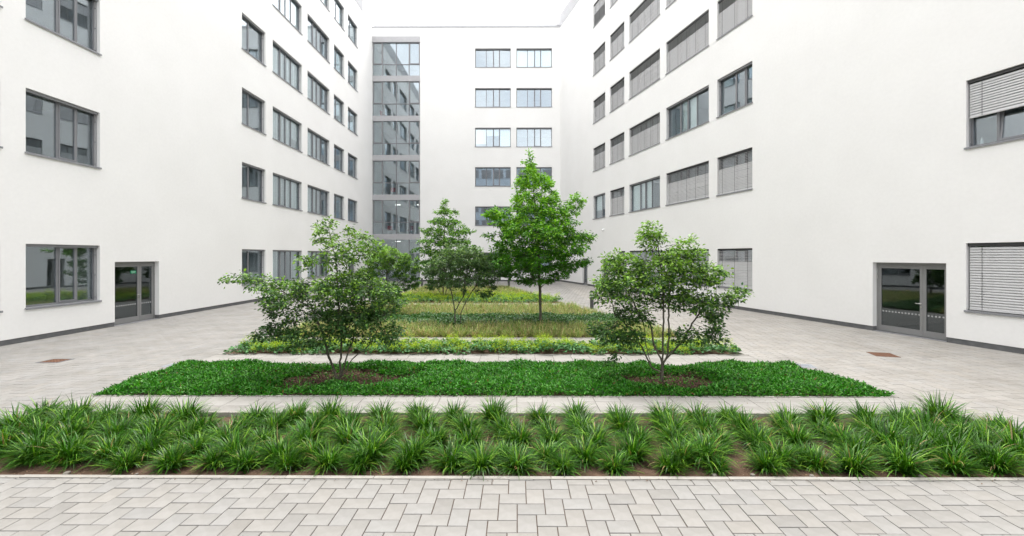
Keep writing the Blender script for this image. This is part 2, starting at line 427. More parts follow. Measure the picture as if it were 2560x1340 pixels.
def add_window(wing, a, c, fl, panes, sash=(), curtains=(), bl=None, bl_kw=None, y_head=None, zt=None, h=WH, room_on=True, tilt_open=None):
    z1 = FT[fl] if zt is None else zt; z0 = z1 - h
    fw, fd, y0 = .055, .08, D
    w = MB()
    w.box(a + .002, c - .002, y0, y0 + fd, z0 + .034, z0 + .034 + fw); w.box(a + .002, c - .002, y0, y0 + fd, z1 - .07, z1 - .002)
    zi0, zi1 = z0 + .034 + fw, z1 - .07
    w.box(a + .002, a + fw, y0, y0 + fd, zi0, zi1); w.box(c - fw, c - .002, y0, y0 + fd, zi0, zi1)
    inn = (c - fw) - (a + fw); tot = sum(panes); x = a + fw; segs = []
    for i, p in enumerate(panes):
        wd = inn * p / tot; segs.append((x, x + wd)); x += wd
        if i < len(panes) - 1: w.box(x - .028, x + .028, y0 + .001, y0 + fd - .001, zi0, zi1)
    win = w.build('window', 'frame', wing)
    for i, (p, q) in enumerate(segs):
        pa = p + (.028 if i else 0); pc = q - (.028 if i < len(segs) - 1 else 0)
        if i in sash:
            t = .048; s = MB()
            s.box(pa + .003, pc - .003, y0 - .012, y0 + .055, zi0 + .003, zi0 + t); s.box(pa + .003, pc - .003, y0 - .012, y0 + .055, zi1 - t, zi1 - .003)
            s.box(pa + .003, pa + t, y0 - .012, y0 + .055, zi0 + t, zi1 - t); s.box(pc - t, pc - .003, y0 - .012, y0 + .055, zi0 + t, zi1 - t)
            so = s.build('sash', 'frame', win)
            po = MB().box(pa + t, pc - t, y0 + .015, y0 + .035, zi0 + t, zi1 - t).build('pane', 'glass', win)
            if tilt_open == i:
                for ob in (so, po):
                    ob.location = (0, 0, 0); R = Matrix.Translation((0, y0, zi0)) @ Matrix.Rotation(math.radians(-7), 4, 'X') @ Matrix.Translation((0, -y0, -zi0))
                    ob.matrix_local = R
        else:
            MB().box(pa, pc, y0 + .03, y0 + .05, zi0, zi1).build('pane', 'glass', win)
        cf = dict(curtains).get(i) if curtains else None
        if cf:
            lo, hi = cf; zc0, zc1 = zi0 + (zi1 - zi0) * lo, zi0 + (zi1 - zi0) * hi
            b = MB(); n = max(3, int((pc - pa) / .09))
            for k in range(n):
                xa = pa + (pc - pa) * k / n; xb = pa + (pc - pa) * (k + 1) / n; j = random.uniform(-.012, .012)
                b.quad((xa, y0 + .12 + j, zc0), (xb + .004, y0 + .14 + j, zc0), (xb + .004, y0 + .14 + j, zc1), (xa, y0 + .12 + j, zc1))
            b.build('curtain', 'curtain', win)
    MB().box(a - .03, c + .03, -.045, D - .002, z0 + .004, z0 + .034).box(a - .03, c + .03, -.045, -.041, z0 - .022, z0 + .004).build('sill', 'sill', win)
    MB().box(a + .012, c - .012, .05, .13, z1 - .085, z1 - .004).build('blind_box', 'dark' if bl else 'frame', win)
    for x in (a + .025, c - .025):
        r = MB()
        r.box(x - .008, x + .008, .10, .118, z0 + .04, z1 - .09)
        for t in (.06, .5, .9): r.box(x - .012, x + .012, .118, D - .002, z0 + .04 + (WH - .2) * t, z0 + .055 + (WH - .2) * t)
        r.build('guide_rail', 'frame' if not bl else 'sill', win)
    if bl: blind(win, a, c, z0, z1, **(bl_kw or {}))
    if room_on: room(wing, a, c, z0 - .85, z1 + .25)
    return win
def add_door(wing, a, c, split, zt=2.29, hinge='c', green=False, dots=True):
    fw, y0 = .06, D; z0 = .012
    fr = MB().box(a + .002, a + fw, y0 - .01, y0 + .07, z0, zt - .002).box(c - fw, c - .002, y0 - .01, y0 + .07, z0, zt - .002).box(a + fw, c - fw, y0 - .01, y0 + .07, zt - .085, zt - .002)
    d = fr.build('door', 'door_frame', wing)
    sx = a + fw + (c - a - 2 * fw) * split
    for (p, q) in ((a + fw, sx), (sx, c - fw)):
        t = .085; l = MB()
        l.box(p + .004, p + t, y0 - .005, y0 + .055, z0 + .01, zt - .09); l.box(q - t, q - .004, y0 - .005, y0 + .055, z0 + .01, zt - .09)
        l.box(p + t, q - t, y0 - .005, y0 + .055, z0 + .01, z0 + .2); l.box(p + t, q - t, y0 - .005, y0 + .055, zt - .19, zt - .09)
        l.build('leaf', 'door_frame', d)
        MB().box(p + t, q - t, y0 + .015, y0 + .035, z0 + .2, zt - .19).build('pane', 'door_glass', d)
        if dots:
            k = MB(); x = p + t + .03
            while x < q - t - .04: k.box(x, x + .045, y0 + .0105, y0 + .0135, .66, .705); x += .095
            k.build('marker_squares', 'marker', d)
    hx = sx - .045
    MB().cyl((hx, y0 - .005, 1.03), (hx, y0 - .06, 1.03), .012, .012).cyl((hx + .012, y0 - .055, 1.03), (hx - .13, y0 - .055, 1.03), .011, .010).cyl((hx, y0 - .006, 1.03), (hx, y0 - .018, 1.03), .027, .027, 14).build('handle', 'steel', d)
    MB().cyl((hx, y0 - .006, .93), (hx, y0 - .02, .93), .026, .024, 14).build('lock', 'steel', d)
    for hxx in (a + .035, c - .035):
        for z in (.35, 1.75, 1.95): MB().cyl((hxx, y0 - .02, z), (hxx, y0 - .02, z + .11), .011, .011, 8).build('hinge', 'steel', d)
    MB().box(a, c, .0, y0 + .1, -.005, .011).build('threshold', 'sill', d)
    room(wing, a, c, 0, 2.7, depth=6)
    return d
P4 = (1.08, .71, .67, 1.07)

# ---- left wing: local x runs away from the camera, local y into the building
LW = empty('office_wing', (XL, 0, 0), math.pi / 2)
tag(LW, 'white rendered office wing on the left, its blinds raised', 'building')
LC = {'Z': (9.8, 12.10), 'N': (12.73, 15.01), 'A': (22.81, 24.96), 'B': (25.70, 29.21), 'C': (29.99, 33.53), 'D': (34.34, 36.41), 'E': (37.19, 39.44)}
holes = []
LD = [(15.57, 17.51), (37.3, 39.0)]
for c, (a, b) in LC.items():
    for f in FT:
        if f == 0 and c in 'DE': continue
        holes.append((a, b, FT[f] - WH, FT[f]))
for (a, b) in LD: holes.append((a, b, PL, 2.29 if a < 20 else 2.4))
wall_mesh(LW, -9, YB + .6, PL, ROOF, holes); shell(LW, -9, YB + .6, 13, ROOF)
def plinth(wing, s0, s1, doors):
    e = s0
    for a, b in sorted(doors) + [(s1, s1)]:
        if a > e: MB().box(e, a, .02, .3, -.1, PL - .001).build('plinth', 'plinth', wing)
        e = b
plinth(LW, -9, YB + .02, LD)
MB().box(-9, YB - .02, -.03, .46, ROOF + .002, ROOF + .06).build('coping', 'coping', LW)
full = (0.02, 1.0)
def cur(d): return list(d.items())
CL = {('A', 1): {}, ('A', 2): {}, ('A', 3): {},
      ('B', 0): {0: full, 3: full}, ('B', 1): {0: full, 1: full, 2: full, 3: full}, ('B', 2): {0: full, 1: full, 2: (0, 1), 3: (.35, 1)}, ('B', 3): {0: full, 1: full, 2: full, 3: full}, ('B', 4): {0: full, 1: full, 2: full, 3: full},
      ('C', 0): {0: full, 1: full}, ('C', 1): {0: full, 1: full}, ('C', 2): {0: full, 1: full}, ('C', 3): {0: full, 1: full}, ('C', 4): {0: full}, ('C', 5): {3: full},
      ('D', 1): {1: (.3, 1)}, ('D', 3): {1: full}, ('D', 5): {1: full}, ('E', 2): {}, ('E', 3): {1: full}, ('E', 4): {1: full}, ('E', 5): {1: full}, ('D', 4): {1: full}}
for c, (a, b) in LC.items():
    for f in FT:
        if f == 0 and c in 'DE': continue
        if c in 'ZN': pn, ss = (1.02, .62, .58), (1,)
        elif c in 'ADE': pn, ss = (.78, 1.25), (0,)
        else: pn, ss = P4, (1,)
        add_window(LW, a, b, f, pn, ss, cur(CL.get((c, f), {})))
dl = add_door(LW, *LD[0], .64)
dl['label'] = 'grey glazed door with green emergency exit sign'
d2 = add_door(LW, LD[1][0], LD[1][1], .6, 2.4)
# green emergency sign on the near left door pane
sg = MB().box(16.42, 16.66, D + .006, D + .0135, 1.84, 1.95).build('exit_sign', 'green', dl)
def text_mesh(body, size, x, y, z, parent, m='white'):
    cu = bpy.data.curves.new('lettering', 'FONT'); cu.body = body; cu.size = size; cu.align_x = 'CENTER'; cu.extrude = .0006
    t = bpy.data.objects.new('lettering', cu); COL.objects.link(t); bpy.context.view_layer.update()
    me = bpy.data.meshes.new_from_object(t.evaluated_get(bpy.context.evaluated_depsgraph_get())); bpy.data.objects.remove(t)
    me.materials.clear(); me.materials.append(M[m])
    o = bpy.data.objects.new('lettering', me); o.location = (x, y, z); o.rotation_euler = (math.pi / 2, 0, 0); link(o, parent)
text_mesh('Notausgang', .037, 16.54, D + .005, 1.903, dl); text_mesh('freihalten', .037, 16.54, D + .005, 1.859, dl)
# wall lamp above the far door
MB().box(37.95, 38.25, -.06, -.002, 2.62, 2.78).build('sign_lamp', 'green', LW)
MB().box(37.97, 38.23, -.064, -.0605, 2.64, 2.76).build('sign_face', 'white', LW)
def louvres(wing, s0, s1, y=.06, z0=ROOF + .14, n=6, pitch=.22):
    sc = MB().box(s0, s1, y + .06, y + .12, z0 - .12, z0 - .06).build('louvre_screen', 'coping', wing)
    for i in range(n): MB().box(s0, s1, y, y + .05, z0 + i * pitch, z0 + i * pitch + .15).build('louvre', 'coping', sc)
    x = s0 + .03
    while x < s1: MB().box(x, x + .06, y + .06, y + .12, ROOF - .25, z0 + n * pitch).build('post', 'frame', sc); x += 2.2
louvres(LW, 6, 41.1)

# ---- end wing: local x to the right, local y into the building
EW = empty('office_wing', (XL, YB, 0), 0)
tag(EW, 'white end wing with glazed stair tower, closing the courtyard behind the trees', 'building')
LE = XR(YB) - XL
holes = [(.0, 4.72, PL, 24.2)]
EC = [(10.17, 13.70), (14.26, 17.78)]
for (a, b) in EC:
    for f in FT: holes.append((a, b, FT[f] - WH, FT[f]))
wall_mesh(EW, 0, LE + .3, PL, ROOF, holes); shell(EW, -.3, LE + .3, 13, ROOF)
plinth(EW, 4.72, LE + .3, [])
MB().box(-.03, LE + .05, -.04, .46, ROOF + .002, ROOF + .16).build('coping', 'coping', EW)
rl = MB().box(0, LE, .3, .34, ROOF + .37, ROOF + .41).build('railing', 'frame', EW)
for i in range(11): MB().box(.2 + i * 1.8, .23 + i * 1.8, .3, .34, ROOF + .16, ROOF + .37).build('post', 'frame', rl)
CE = {(1, 5): {0: full, 1: full, 2: full, 3: full}, (0, 3): {0: (.15, 1), 1: (.62, 1), 2: (.62, 1), 3: full}, (0, 2): {}, (0, 5): {}}
for k, (a, b) in enumerate(EC):
    for f in FT: add_window(EW, a, b, f, P4, (2,), cur(CE.get((k, f), {})))
# stair tower glazing
bands = [(23.64, 24.2), (19.79, 20.34), (15.86, 16.38), (11.94, 12.49), (8.03, 8.57), (4.12, 4.68)]
splits = [21.49, 17.58, 13.66, 9.75, 5.84, 2.75]
cx = [.03, 1.0, 2.35, 3.62, 4.70]
tower = MB()
for x in cx: tower.box(x - .035, x + .035, .04, .16, .02, 23.64)
tower = tower.build('stair_glazing', 'frame', EW)
for i, (p, q) in enumerate(bands):
    MB().box(-.0 + .002, 4.718, -.06 if i else -.12, .2, p, q).build('spandrel', 'spandrel', tower)
    zb = bands[i + 1][1] if i < 5 else .02
    MB().box(cx[0] + .035, cx[-1] - .035, .05, .14, splits[i] - .03, splits[i] + .03).build('transom', 'frame', tower)
    for (u0, u1) in zip(cx[:-1], cx[1:]):
        for (v0, v1) in ((zb, splits[i] - .03), (splits[i] + .03, p)):
            up = v0 > splits[i]; edge = u0 == cx[0] or u1 == cx[-1]
            a0, a1, z0_, z1_ = u0 + .035, u1 - .035, v0, v1
            if up and edge and i < 5:
                t = .07; s = MB().box(a0, a1, .03, .12, z0_, z0_ + t).box(a0, a1, .03, .12, z1_ - t, z1_).box(a0, a0 + t, .03, .12, z0_ + t, z1_ - t).box(a1 - t, a1, .03, .12, z0_ + t, z1_ - t)
                s.build('sash', 'frame', tower); a0 += t; a1 -= t; z0_ += t; z1_ -= t
            MB().box(a0, a1, .09, .11, z0_, z1_).build('pane', 'glass', tower)
    for lx in ((1.6, 3.9) if i > 3 else ()):
        lamp = MB().box(lx - .28, lx + .28, 3.4, 3.5, (p if i else 23.7) - .1, (p if i else 23.7) - .05).build('ceiling_lamp', 'lamp', tower)
    room(EW, .0, 4.72, zb - (.02 if i < 5 else 0), p - .02 if i else 23.7, y0=.21, depth=6.5, m='stair_wall', inset=-.01)

def lounge_chair(s, y, z, rz, label):
    r = empty('chair', (XL + s, YB + y, z), rz); tag(r, label, 'chair')
    MB().box(-.23, .23, -.23, .23, .43, .48).build('seat', 'red', r); MB().box(-.23, .23, .19, .23, .5, .9).build('backrest', 'red', r)
    for i in (-1, 1):
        for j in (-1, 1): MB().cyl((i * .2, j * .2, .43), (i * .23, j * .23, 0), .014, .011, 6).build('leg', 'steel', r)
def high_table(s, y, z, label):
    r = empty('table', (XL + s, YB + y, z)); tag(r, label, 'table')
    MB().cyl((0, 0, .98), (0, 0, 1.02), .42, .42, 20).build('table_top', 'white', r); MB().cyl((0, 0, .03), (0, 0, .98), .03, .03, 8).build('leg', 'steel', r); MB().cyl((0, 0, 0), (0, 0, .03), .24, .24, 16).build('base', 'steel', r)
lounge_chair(1.45, 1.1, 4.665, .5, 'red chair left of the table on the first upper floor of the stair tower'); lounge_chair(3.5, 1.0, 4.665, -.8, 'red chair right of the table on the first upper floor of the stair tower')
high_table(2.4, 1.0, 4.665, 'white high table on the first upper floor of the stair tower'); high_table(2.6, 1.1, 8.555, 'white high table on the second upper floor of the stair tower')
lounge_chair(1.8, 1.0, 8.555, .4, 'red chair on the second upper floor of the stair tower'); lounge_chair(.7, 1.2, 16.365, 1.2, 'red chair on the fourth upper floor of the stair tower')

# ---- right wing: local x runs towards the camera
phi = math.atan2(-1, .267); KR = math.hypot(1, .267)
RW = empty('office_wing', (XR(YB), YB, 0), phi)
tag(RW, 'white rendered office wing on the right, most of its windows behind grey blinds', 'building')
def sr(y): return (YB - y) * KR
RC = {'1': (36.10, 34.0), '2': (33.23, 31.11), '3': (30.46, 26.87), '4': (26.26, 22.64), '5': (22.05, 19.86), '6': (12.40, 9.0)}
RC = {k: (sr(a), sr(b)) for k, (a, b) in RC.items()}
RD = [(sr(14.83), sr(12.85)), (sr(34.6), sr(33.5)), (sr(38.3), sr(37.2))]
G2 = (sr(31.96), sr(31.0))
holes = []
for c, (a, b) in RC.items():
    for f in FT:
        if f == 0 and c == '1' or c == '6' and f > 1: continue
        a1, b1 = (G2 if (f == 0 and c == '2') else (a, b)); holes.append((a1, b1, FT[f] - WH, FT[f]))
for (a, b) in RD: holes.append((a, b, PL, 2.29))
wall_mesh(RW, -.05, sr(-9), PL, ROOF, holes); shell(RW, -.8, sr(-9), 13, ROOF)
plinth(RW, 0, sr(-9), RD)
MB().box(.04, sr(-9), -.03, .46, ROOF + .002, ROOF + .06).build('coping', 'coping', RW)
louvres(RW, -1.2, sr(4))
OPENW = {('5', 2), ('4', 2), ('3', 1), ('1', 1)}
SINGLE = [('6', 0), ('6', 1), ('5', 0), ('5', 1), ('4', 1), ('4', 0), ('5', 3), ('3', 0), ('4', 3), ('3', 2), ('2', 1), ('3', 3)]
CR = {('4', 2): {1: full, 2: full}, ('3', 1): {0: full, 1: full, 2: full}, ('1', 1): {0: (.35, 1)}, ('5', 2): {}}
order = SINGLE + [(c, f) for c in RC for f in FT if (c, f) not in SINGLE]
for (c, f) in order:
    if f == 0 and c == '1' or c == '6' and f > 1: continue
    a, b = G2 if (f == 0 and c == '2') else RC[c]
    w_ = b - a
    if c == '6': pn, ss = (.5, 1.0, .7, 1.0), (1,)
    elif w_ > 3: pn, ss = P4[::-1], (1,)
    elif c == '5': pn, ss = (1.02, .66, .5), (1,)
    elif w_ < 1.5: pn, ss = (1,), (0,)
    else: pn, ss = (1.25, .78), (1,)
    kw = None; to = None
    if (c, f) not in OPENW:
        kw = dict(single=(c, f) in SINGLE, top_frac=.27)
        if (c, f) == ('6', 0): kw['top_frac'] = 0
        if (c, f) == ('6', 1): kw.update(top_frac=0, bottom=.40); to = 1
        if (c, f) == ('1', 5): kw.update(top_frac=.4, flip=True)
    add_window(RW, a, b, f, pn, ss, cur(CR.get((c, f), {})), bl=kw is not None, bl_kw=kw, tilt_open=to)
drr = add_door(RW, *RD[0], .67)
for q in RD[1:]: add_door(RW, *q, .6, dots=False)
# small white wall lamp
pw = sr(34.2)
MB().cyl((pw, -.002, 4.55), (pw, -.05, 4.55), .09, .08, 14).cyl((pw, -.05, 4.55), (pw, -.16, 4.47), .07, .075, 14).build('wall_camera', 'white', RW)

# bottle on the window board of the half-shaded window
bx_, by_ = RC['6'][0] + .16, D + .16
bo = MB(); pr = [(.0, .032), (.012, .036), (.13, .036), (.16, .022), (.19, .012), (.235, .006)]
for (h0, r0), (h1, r1) in zip(pr[:-1], pr[1:]): bo.cyl((0, 0, h0), (0, 0, h1), r0, r1, 12)
wp = RW.matrix_basis if False else Matrix.Translation(RW.location) @ Matrix.Rotation(phi, 4, 'Z')
bpos = wp @ Vector((bx_, by_, FT[1] - WH + .09))
tag(bo.build('bottle', 'white', None, bpos), 'small white bottle behind the glass under the half-raised blind', 'bottle')

# ---- block behind the camera (only its reflection is seen in the end wing's panes)
OB = empty('office_block', (-26, -26, 0)); tag(OB, 'blue-grey office block reflected in the end wing windows', 'building')
M['blue'] = noisy('blue_grey_cladding', (.36, .42, .49), (.42, .48, .55), .8, .6)
MB().box(0, 52, -12, 0, -.1, 30).build('wall', 'blue', OB)
for f in range(6):
    w = MB()
    for i in range(16): w.box(1.2 + i * 3.15, 3.6 + i * 3.15, .002, .06, 1 + f * 4.3, 3.2 + f * 4.3)
    w.build('windows', 'frame', OB)

# ------------------------------------------------------------------ small fixed things on the paving
def cover(x, y, w, h, rz, label, m_in, m_fr, name='manhole_cover', cat='manhole cover'):
    r = empty(name, (x, y, 0), rz); tag(r, label, cat)
    f = MB().box(-w / 2, w / 2, -h / 2, -h / 2 + .04, -.02, .006).box(-w / 2, w / 2, h / 2 - .04, h / 2, -.02, .006).box(-w / 2, -w / 2 + .04, -h / 2 + .04, h / 2 - .04, -.02, .006).box(w / 2 - .04, w / 2, -h / 2 + .04, h / 2 - .04, -.02, .006)
    f.build('frame', m_fr, r)
    p = MB().box(-w / 2 + .045, w / 2 - .045, -h / 2 + .045, h / 2 - .045, -.02, .0045)
    for i in range(5):
        for j in range(4): xx = -w / 2 + .1 + (w - .2) * i / 4; yy = -h / 2 + .1 + (h - .2) * j / 3; p.box(xx - .018, xx + .018, yy - .01, yy + .01, .0045, .008)
    p.build('lid', m_in, r)
cover(-11.0, 10.43, .52, .42, 0, 'rusty manhole cover with dark iron frame on the left paving', 'rust', 'iron')
cover(9.28, 11.2, .52, .5, -.26, 'rusty manhole cover on the right paving near the glazed door', 'rust', 'rust')
cover(-7.86, 10.03, .34, .34, 0, 'flat grey drain cover at the left end of the slab path', 'greycover', 'greycover', 'drain_cover', 'drain cover')
cover(6.55, 10.05, .38, .36, -.26, 'flat grey drain cover at the right corner of the green bed', 'greycover', 'greycover', 'drain_cover', 'drain cover')

def bollard(x, y, h, label):
    r = empty('bollard', (x, y, 0)); tag(r, label, 'bollard', 'bollards beside the beds')
    MB().cyl((0, 0, 0), (0, 0, h - .1), .085, .085, 20).cyl((0, 0, 0), (0, 0, .012), .12, .12, 20).build('post', 'bollard', r)
    MB().cyl((0, 0, h - .1), (0, 0, h - .02), .078, .078, 20).build('light_ring', 'white', r)
    MB().cyl((0, 0, h - .02), (0, 0, h), .085, .083, 20).build('cap', 'steel', r)
bollard(3.56, 20.9, .66, 'dark round bollard on the right paving beside the tall grass bed')
bollard(-.64, 35.75, .8, 'dark bollard at the far end, right of the small shrub')
bollard(-7.75, 35.9, .8, 'dark bollard at the far end in front of the stair tower')

# ------------------------------------------------------------------ leaves
def frames(dirs, rg, upbias=1.0):
    """unit dir, side, normal with normals near up"""
    d = dirs / np.linalg.norm(dirs, axis=1, keepdims=True)
    up = np.array([0, 0, 1.0]) * upbias + rg.normal(0, .45, d.shape)
    s = np.cross(d, up); s /= np.maximum(np.linalg.norm(s, axis=1, keepdims=True), 1e-6)
    return d, s, np.cross(s, d)
LEAF_T = np.array([(0, 0, 0), (.32, .46, .10), (.32, -.46, .10), (.36, 0, -.02), (.72, .34, .04), (.72, -.34, .04), (.76, 0, -.07), (1, 0, -.18)])
LEAF_F = np.array([(0, 3, 1), (0, 2, 3), (1, 3, 6), (1, 6, 4), (3, 2, 5), (3, 5, 6), (4, 6, 7), (6, 5, 7)])
LEAF_T2 = np.array([(0, 0, 0), (.45, .5, .08), (.45, -.5, .08), (1, 0, -.14)]); LEAF_F2 = np.array([(0, 2, 1), (1, 2, 3)])
def leaves(P, dirs, Ls, Ws, cols, rg, simple=False, upbias=1.0):
    T, Fc = (LEAF_T2, LEAF_F2) if simple else (LEAF_T, LEAF_F)
    d, s, n = frames(dirs, rg, upbias)
    V = P[:, None] + T[None, :, 0:1] * (Ls[:, None, None] * d[:, None]) + T[None, :, 1:2] * (Ws[:, None, None] * s[:, None]) + T[None, :, 2:3] * (Ls[:, None, None] * n[:, None])
    k = len(T); F = (np.arange(len(P))[:, None, None] * k + Fc[None]).reshape(-1, 3)
    return V.reshape(-1, 3), F, np.repeat(cols, k, axis=0)
def blades(P, az, el, Ls, Ws, droop, cols, seg=4):
    """arching ribbons"""
    n = len(P); t = np.linspace(0, 1, seg + 1)
    h = np.stack([np.cos(az), np.sin(az), np.zeros(n)], 1); side = np.stack([-np.sin(az), np.cos(az), np.zeros(n)], 1)
    pos = P.copy(); rows = []; dl = Ls / seg
    for k in range(seg + 1):
        wk = Ws * (1 - t[k] ** 2.2) * (.55 + .45 * min(1, t[k] * 4)) + .0006
        rows.append(np.stack([pos + side * wk[:, None] * .5, pos - side * wk[:, None] * .5], 1))
        ang = el - droop * (t[k] + .5 / seg) ** 1.4
        pos = pos + dl[:, None] * (np.cos(ang)[:, None] * h + np.sin(ang)[:, None] * np.array([0, 0, 1.0]))
    V = np.concatenate(rows, 1).reshape(-1, 3); m = 2 * (seg + 1)
    base = np.array([(2 * k, 2 * k + 1, 2 * k + 3, 2 * k + 2) for k in range(seg)])
    F = (np.arange(n)[:, None, None] * m + base[None]).reshape(-1, 4)
    return V, F, np.repeat(cols, m, axis=0)
def jitter_col(base, n, rg, s=.18, hue=.08):
    k = np.clip(rg.normal(1, s, (n, 1)), .45, 1.7); h = rg.normal(0, hue, (n, 1))
    return np.clip(np.array(base)[None] * k * np.concatenate([1 + h, np.ones((n, 1)), 1 - h], 1), 0, 1)
def vnoise(x, y, s):
    return (np.sin(x * 1.7 * s + 1.3) * np.cos(y * 2.1 * s + .4) + np.sin(x * 3.9 * s - y * 2.7 * s + 2) * .6 + np.sin(y * 5.3 * s + x * 1.1 * s) * .4) / 2

# ------------------------------------------------------------------ bed 1: sedge clumps, each one a plant of its own
def clump_mesh(seed):
    rg = np.random.default_rng(seed); n = 340
    az = rg.uniform(0, 2 * np.pi, n); el = np.radians(np.clip(rg.normal(66, 16, n), 22, 89)); rr = .075 * np.sqrt(rg.uniform(0, 1, n))
    a2 = rg.uniform(0, 2 * np.pi, n); P = np.stack([rr * np.cos(a2), rr * np.sin(a2), np.full(n, -.02)], 1)
    az = np.where(rg.random(n) < .6, a2 + rg.normal(0, .5, n), az)
    Ls = rg.uniform(.19, .385, n) * (1.12 if seed % 3 == 0 else 1); Ws = rg.uniform(.011, .019, n); dr = np.radians(np.clip(rg.normal(72, 30, n), 5, 135))
    c = jitter_col((.032, .118, .004), n, rg, .34, .10)
    young = rg.random(n) < .17; c[young] = jitter_col((.15, .31, .022), int(young.sum()), rg, .15, .08)
    dry = rg.random(n) < .025; c[dry] = jitter_col((.33, .24, .11), int(dry.sum()), rg, .2, .05)
    V, F, C = blades(P, az, el, Ls, Ws, dr, c, 6)
    V[:, 2] = np.maximum(V[:, 2], .0)
    return fast_mesh('blades', V, F, 'blade', C, True)
CM = [clump_mesh(100 + i) for i in range(9)]
ordw = ['first', 'second', 'third', 'fourth', 'fifth', 'sixth', 'seventh', 'eighth', 'ninth', 'tenth', 'eleventh', 'twelfth', 'thirteenth', 'fourteenth', 'fifteenth', 'sixteenth', 'seventeenth', 'eighteenth', 'nineteenth', 'twentieth', 'twenty-first', 'twenty-second', 'twenty-third', 'twenty-fourth', 'twenty-fifth', 'twenty-sixth', 'twenty-seventh', 'twenty-eighth', 'twenty-ninth', 'thirtieth', 'thirty-first']
def clump(x, y, s, label, sz=1):
    o = bpy.data.objects.new('grass_clump', random.choice(CM)); o.location = (x, y, -.05 + float(soil_z(x, y, 1)) * .8); o.rotation_euler = (random.gauss(0, .05), random.gauss(0, .05), random.uniform(0, 6.28)); o.scale = (s, s, s * sz)
    link(o); tag(o, label, 'grass clump', 'sedge clumps planted in the front bed')
front = [(-5.95, 5.32), (-5.47, 5.3), (-4.72, 5.17), (-4.16, 5.17), (-3.66, 5.2), (-3.27, 5.16), (-2.75, 5.15), (-2.26, 5.17), (-1.86, 5.14), (-1.34, 5.14), (-.78, 5.17), (-.42, 5.13), (.01, 5.13), (.55, 5.12), (1.17, 5.15), (1.82, 5.12), (2.38, 5.11), (2.96, 5.13), (3.6, 5.18), (3.98, 5.13), (4.57, 5.13), (5.16, 5.13), (5.68, 5.15)]
sc_ = {16: .72, 0: 1.1, 19: 1.1, 20: 1.2, 21: 1.15, 22: 1.15}
for i, (x, y) in enumerate(front):
    clump(x, y + .11, .93 * sc_.get(i, random.uniform(.9, 1.08)), 'dark green sedge clump, %s from the left in the front row at the kerb' % ordw[i])
rows = [(5.5, .56, 'second'), (5.88, .55, 'third'), (6.28, .56, 'fourth'), (6.7, .62, 'back')]
for j, (yr, sp, nm) in enumerate(rows):
    x = -7.3 + (.28 if j % 2 == 0 else 0); cnt = -1
    while x < BR(yr) - .2:
        xx = x + random.gauss(0, .06); yy = yr + random.gauss(0, .05)
        k = 1.12 if abs(xx) > 4.6 else 1.0
        if random.random() > (.05 if abs(xx) < 4.6 else 0):
            cnt += 1; clump(xx, yy, k * random.uniform(.95, 1.2), 'dark green sedge clump in the %s row, %s from the left' % (nm, ordw[cnt]), random.uniform(.92, 1.08))
        x += sp * (1 if abs(xx) < 4.6 else .86)
# stones on the soil
for k, (x, y, s, lb) in enumerate([(-4.95 - .3, 5.07, .045, 'pale stone on bare soil near the left end of the front kerb'), (-4.42, 5.06, .022, 'small grey pebble between the third and fourth front sedge clumps'), (2.28, 5.07, .04, 'grey stone left of the smallest front sedge clump'), (2.73, 5.08, .035, 'tan stone right of the smallest front sedge clump'), (3.4, 5.06, .035, 'white stone chip on the kerb side soil, right of centre'), (4.66, 5.06, .04, 'brown stone in front of a large right sedge clump')]):
    rg = np.random.default_rng(900 + k); s *= .75; y += .03
    v = []; f = []
    for i in range(4):
        th = -.9 + i * .75
        for j in range(9): a = 2 * math.pi * j / 9; r_ = math.cos(th) * rg.uniform(.8, 1.2); v.append((r_ * math.cos(a) * s * 1.3, r_ * math.sin(a) * s, math.sin(th) * s * .7 * rg.uniform(.85, 1.1)))
    for i in range(3):
        for j in range(9): f.append((i * 9 + j, i * 9 + (j + 1) % 9, i * 9 + 9 + (j + 1) % 9, i * 9 + 9 + j))
    f.append(tuple(range(8, -1, -1))); f.append(tuple(range(27, 36)))
    me = bpy.data.meshes.new('stone'); me.from_pydata(v, [], f); me.materials.append(M['stone']); me.update()
    o = bpy.data.objects.new('stone', me); o.location = (x, y, -.035); o.rotation_euler = (0, 0, rg.uniform(0, 6)); link(o); tag(o, lb, 'stone')

rg = np.random.default_rng(77); n = 3800
x = rg.uniform(BL + .05, BR(6) - .05, n); y = rg.uniform(5.02, 6.95, n); az = rg.uniform(0, 6.28, n); el = rg.normal(0, .3, n)
c = jitter_col((.20, .135, .085), n, rg, .45, .1)
V, F, C = leaves(np.stack([x, y, -.045 + soil_z(x, y, 1) * .8 + rg.uniform(0, .012, n)], 1), np.stack([np.cos(az) * np.cos(el), np.sin(az) * np.cos(el), np.sin(el)], 1), rg.uniform(.012, .05, n), rg.uniform(.004, .012, n), c, rg, True, 2)
tag(fast_obj('litter', V, F, 'chip', C), 'dry brown plant litter and crumbs of earth on the front bed soil', 'plant litter', kind='stuff')

n = 520
x = rg.uniform(BL, 6.5, n); pk = rg.integers(0, 5, n); y = np.choose(pk, [4.93 - np.abs(rg.normal(0, .03, n)), 7.06 + np.abs(rg.normal(0, .05, n)), 7.80 - np.abs(rg.normal(0, .05, n)), 10.10 + np.abs(rg.normal(0, .06, n)), rg.uniform(7.1, 7.75, n)])
az = rg.uniform(0, 6.28, n)
V, F, C = leaves(np.stack([x, y, np.full(n, .009)], 1), np.stack([np.cos(az), np.sin(az), rg.normal(0, .1, n)], 1), rg.uniform(.008, .04, n), rg.uniform(.006, .016, n), jitter_col((.10, .065, .04), n, rg, .5, .12), rg, True, 3)
tag(fast_obj('debris', V, F, 'chip', C), 'scattered dry leaf crumbs along the kerbs and slab paths', 'leaf crumbs', kind='stuff')

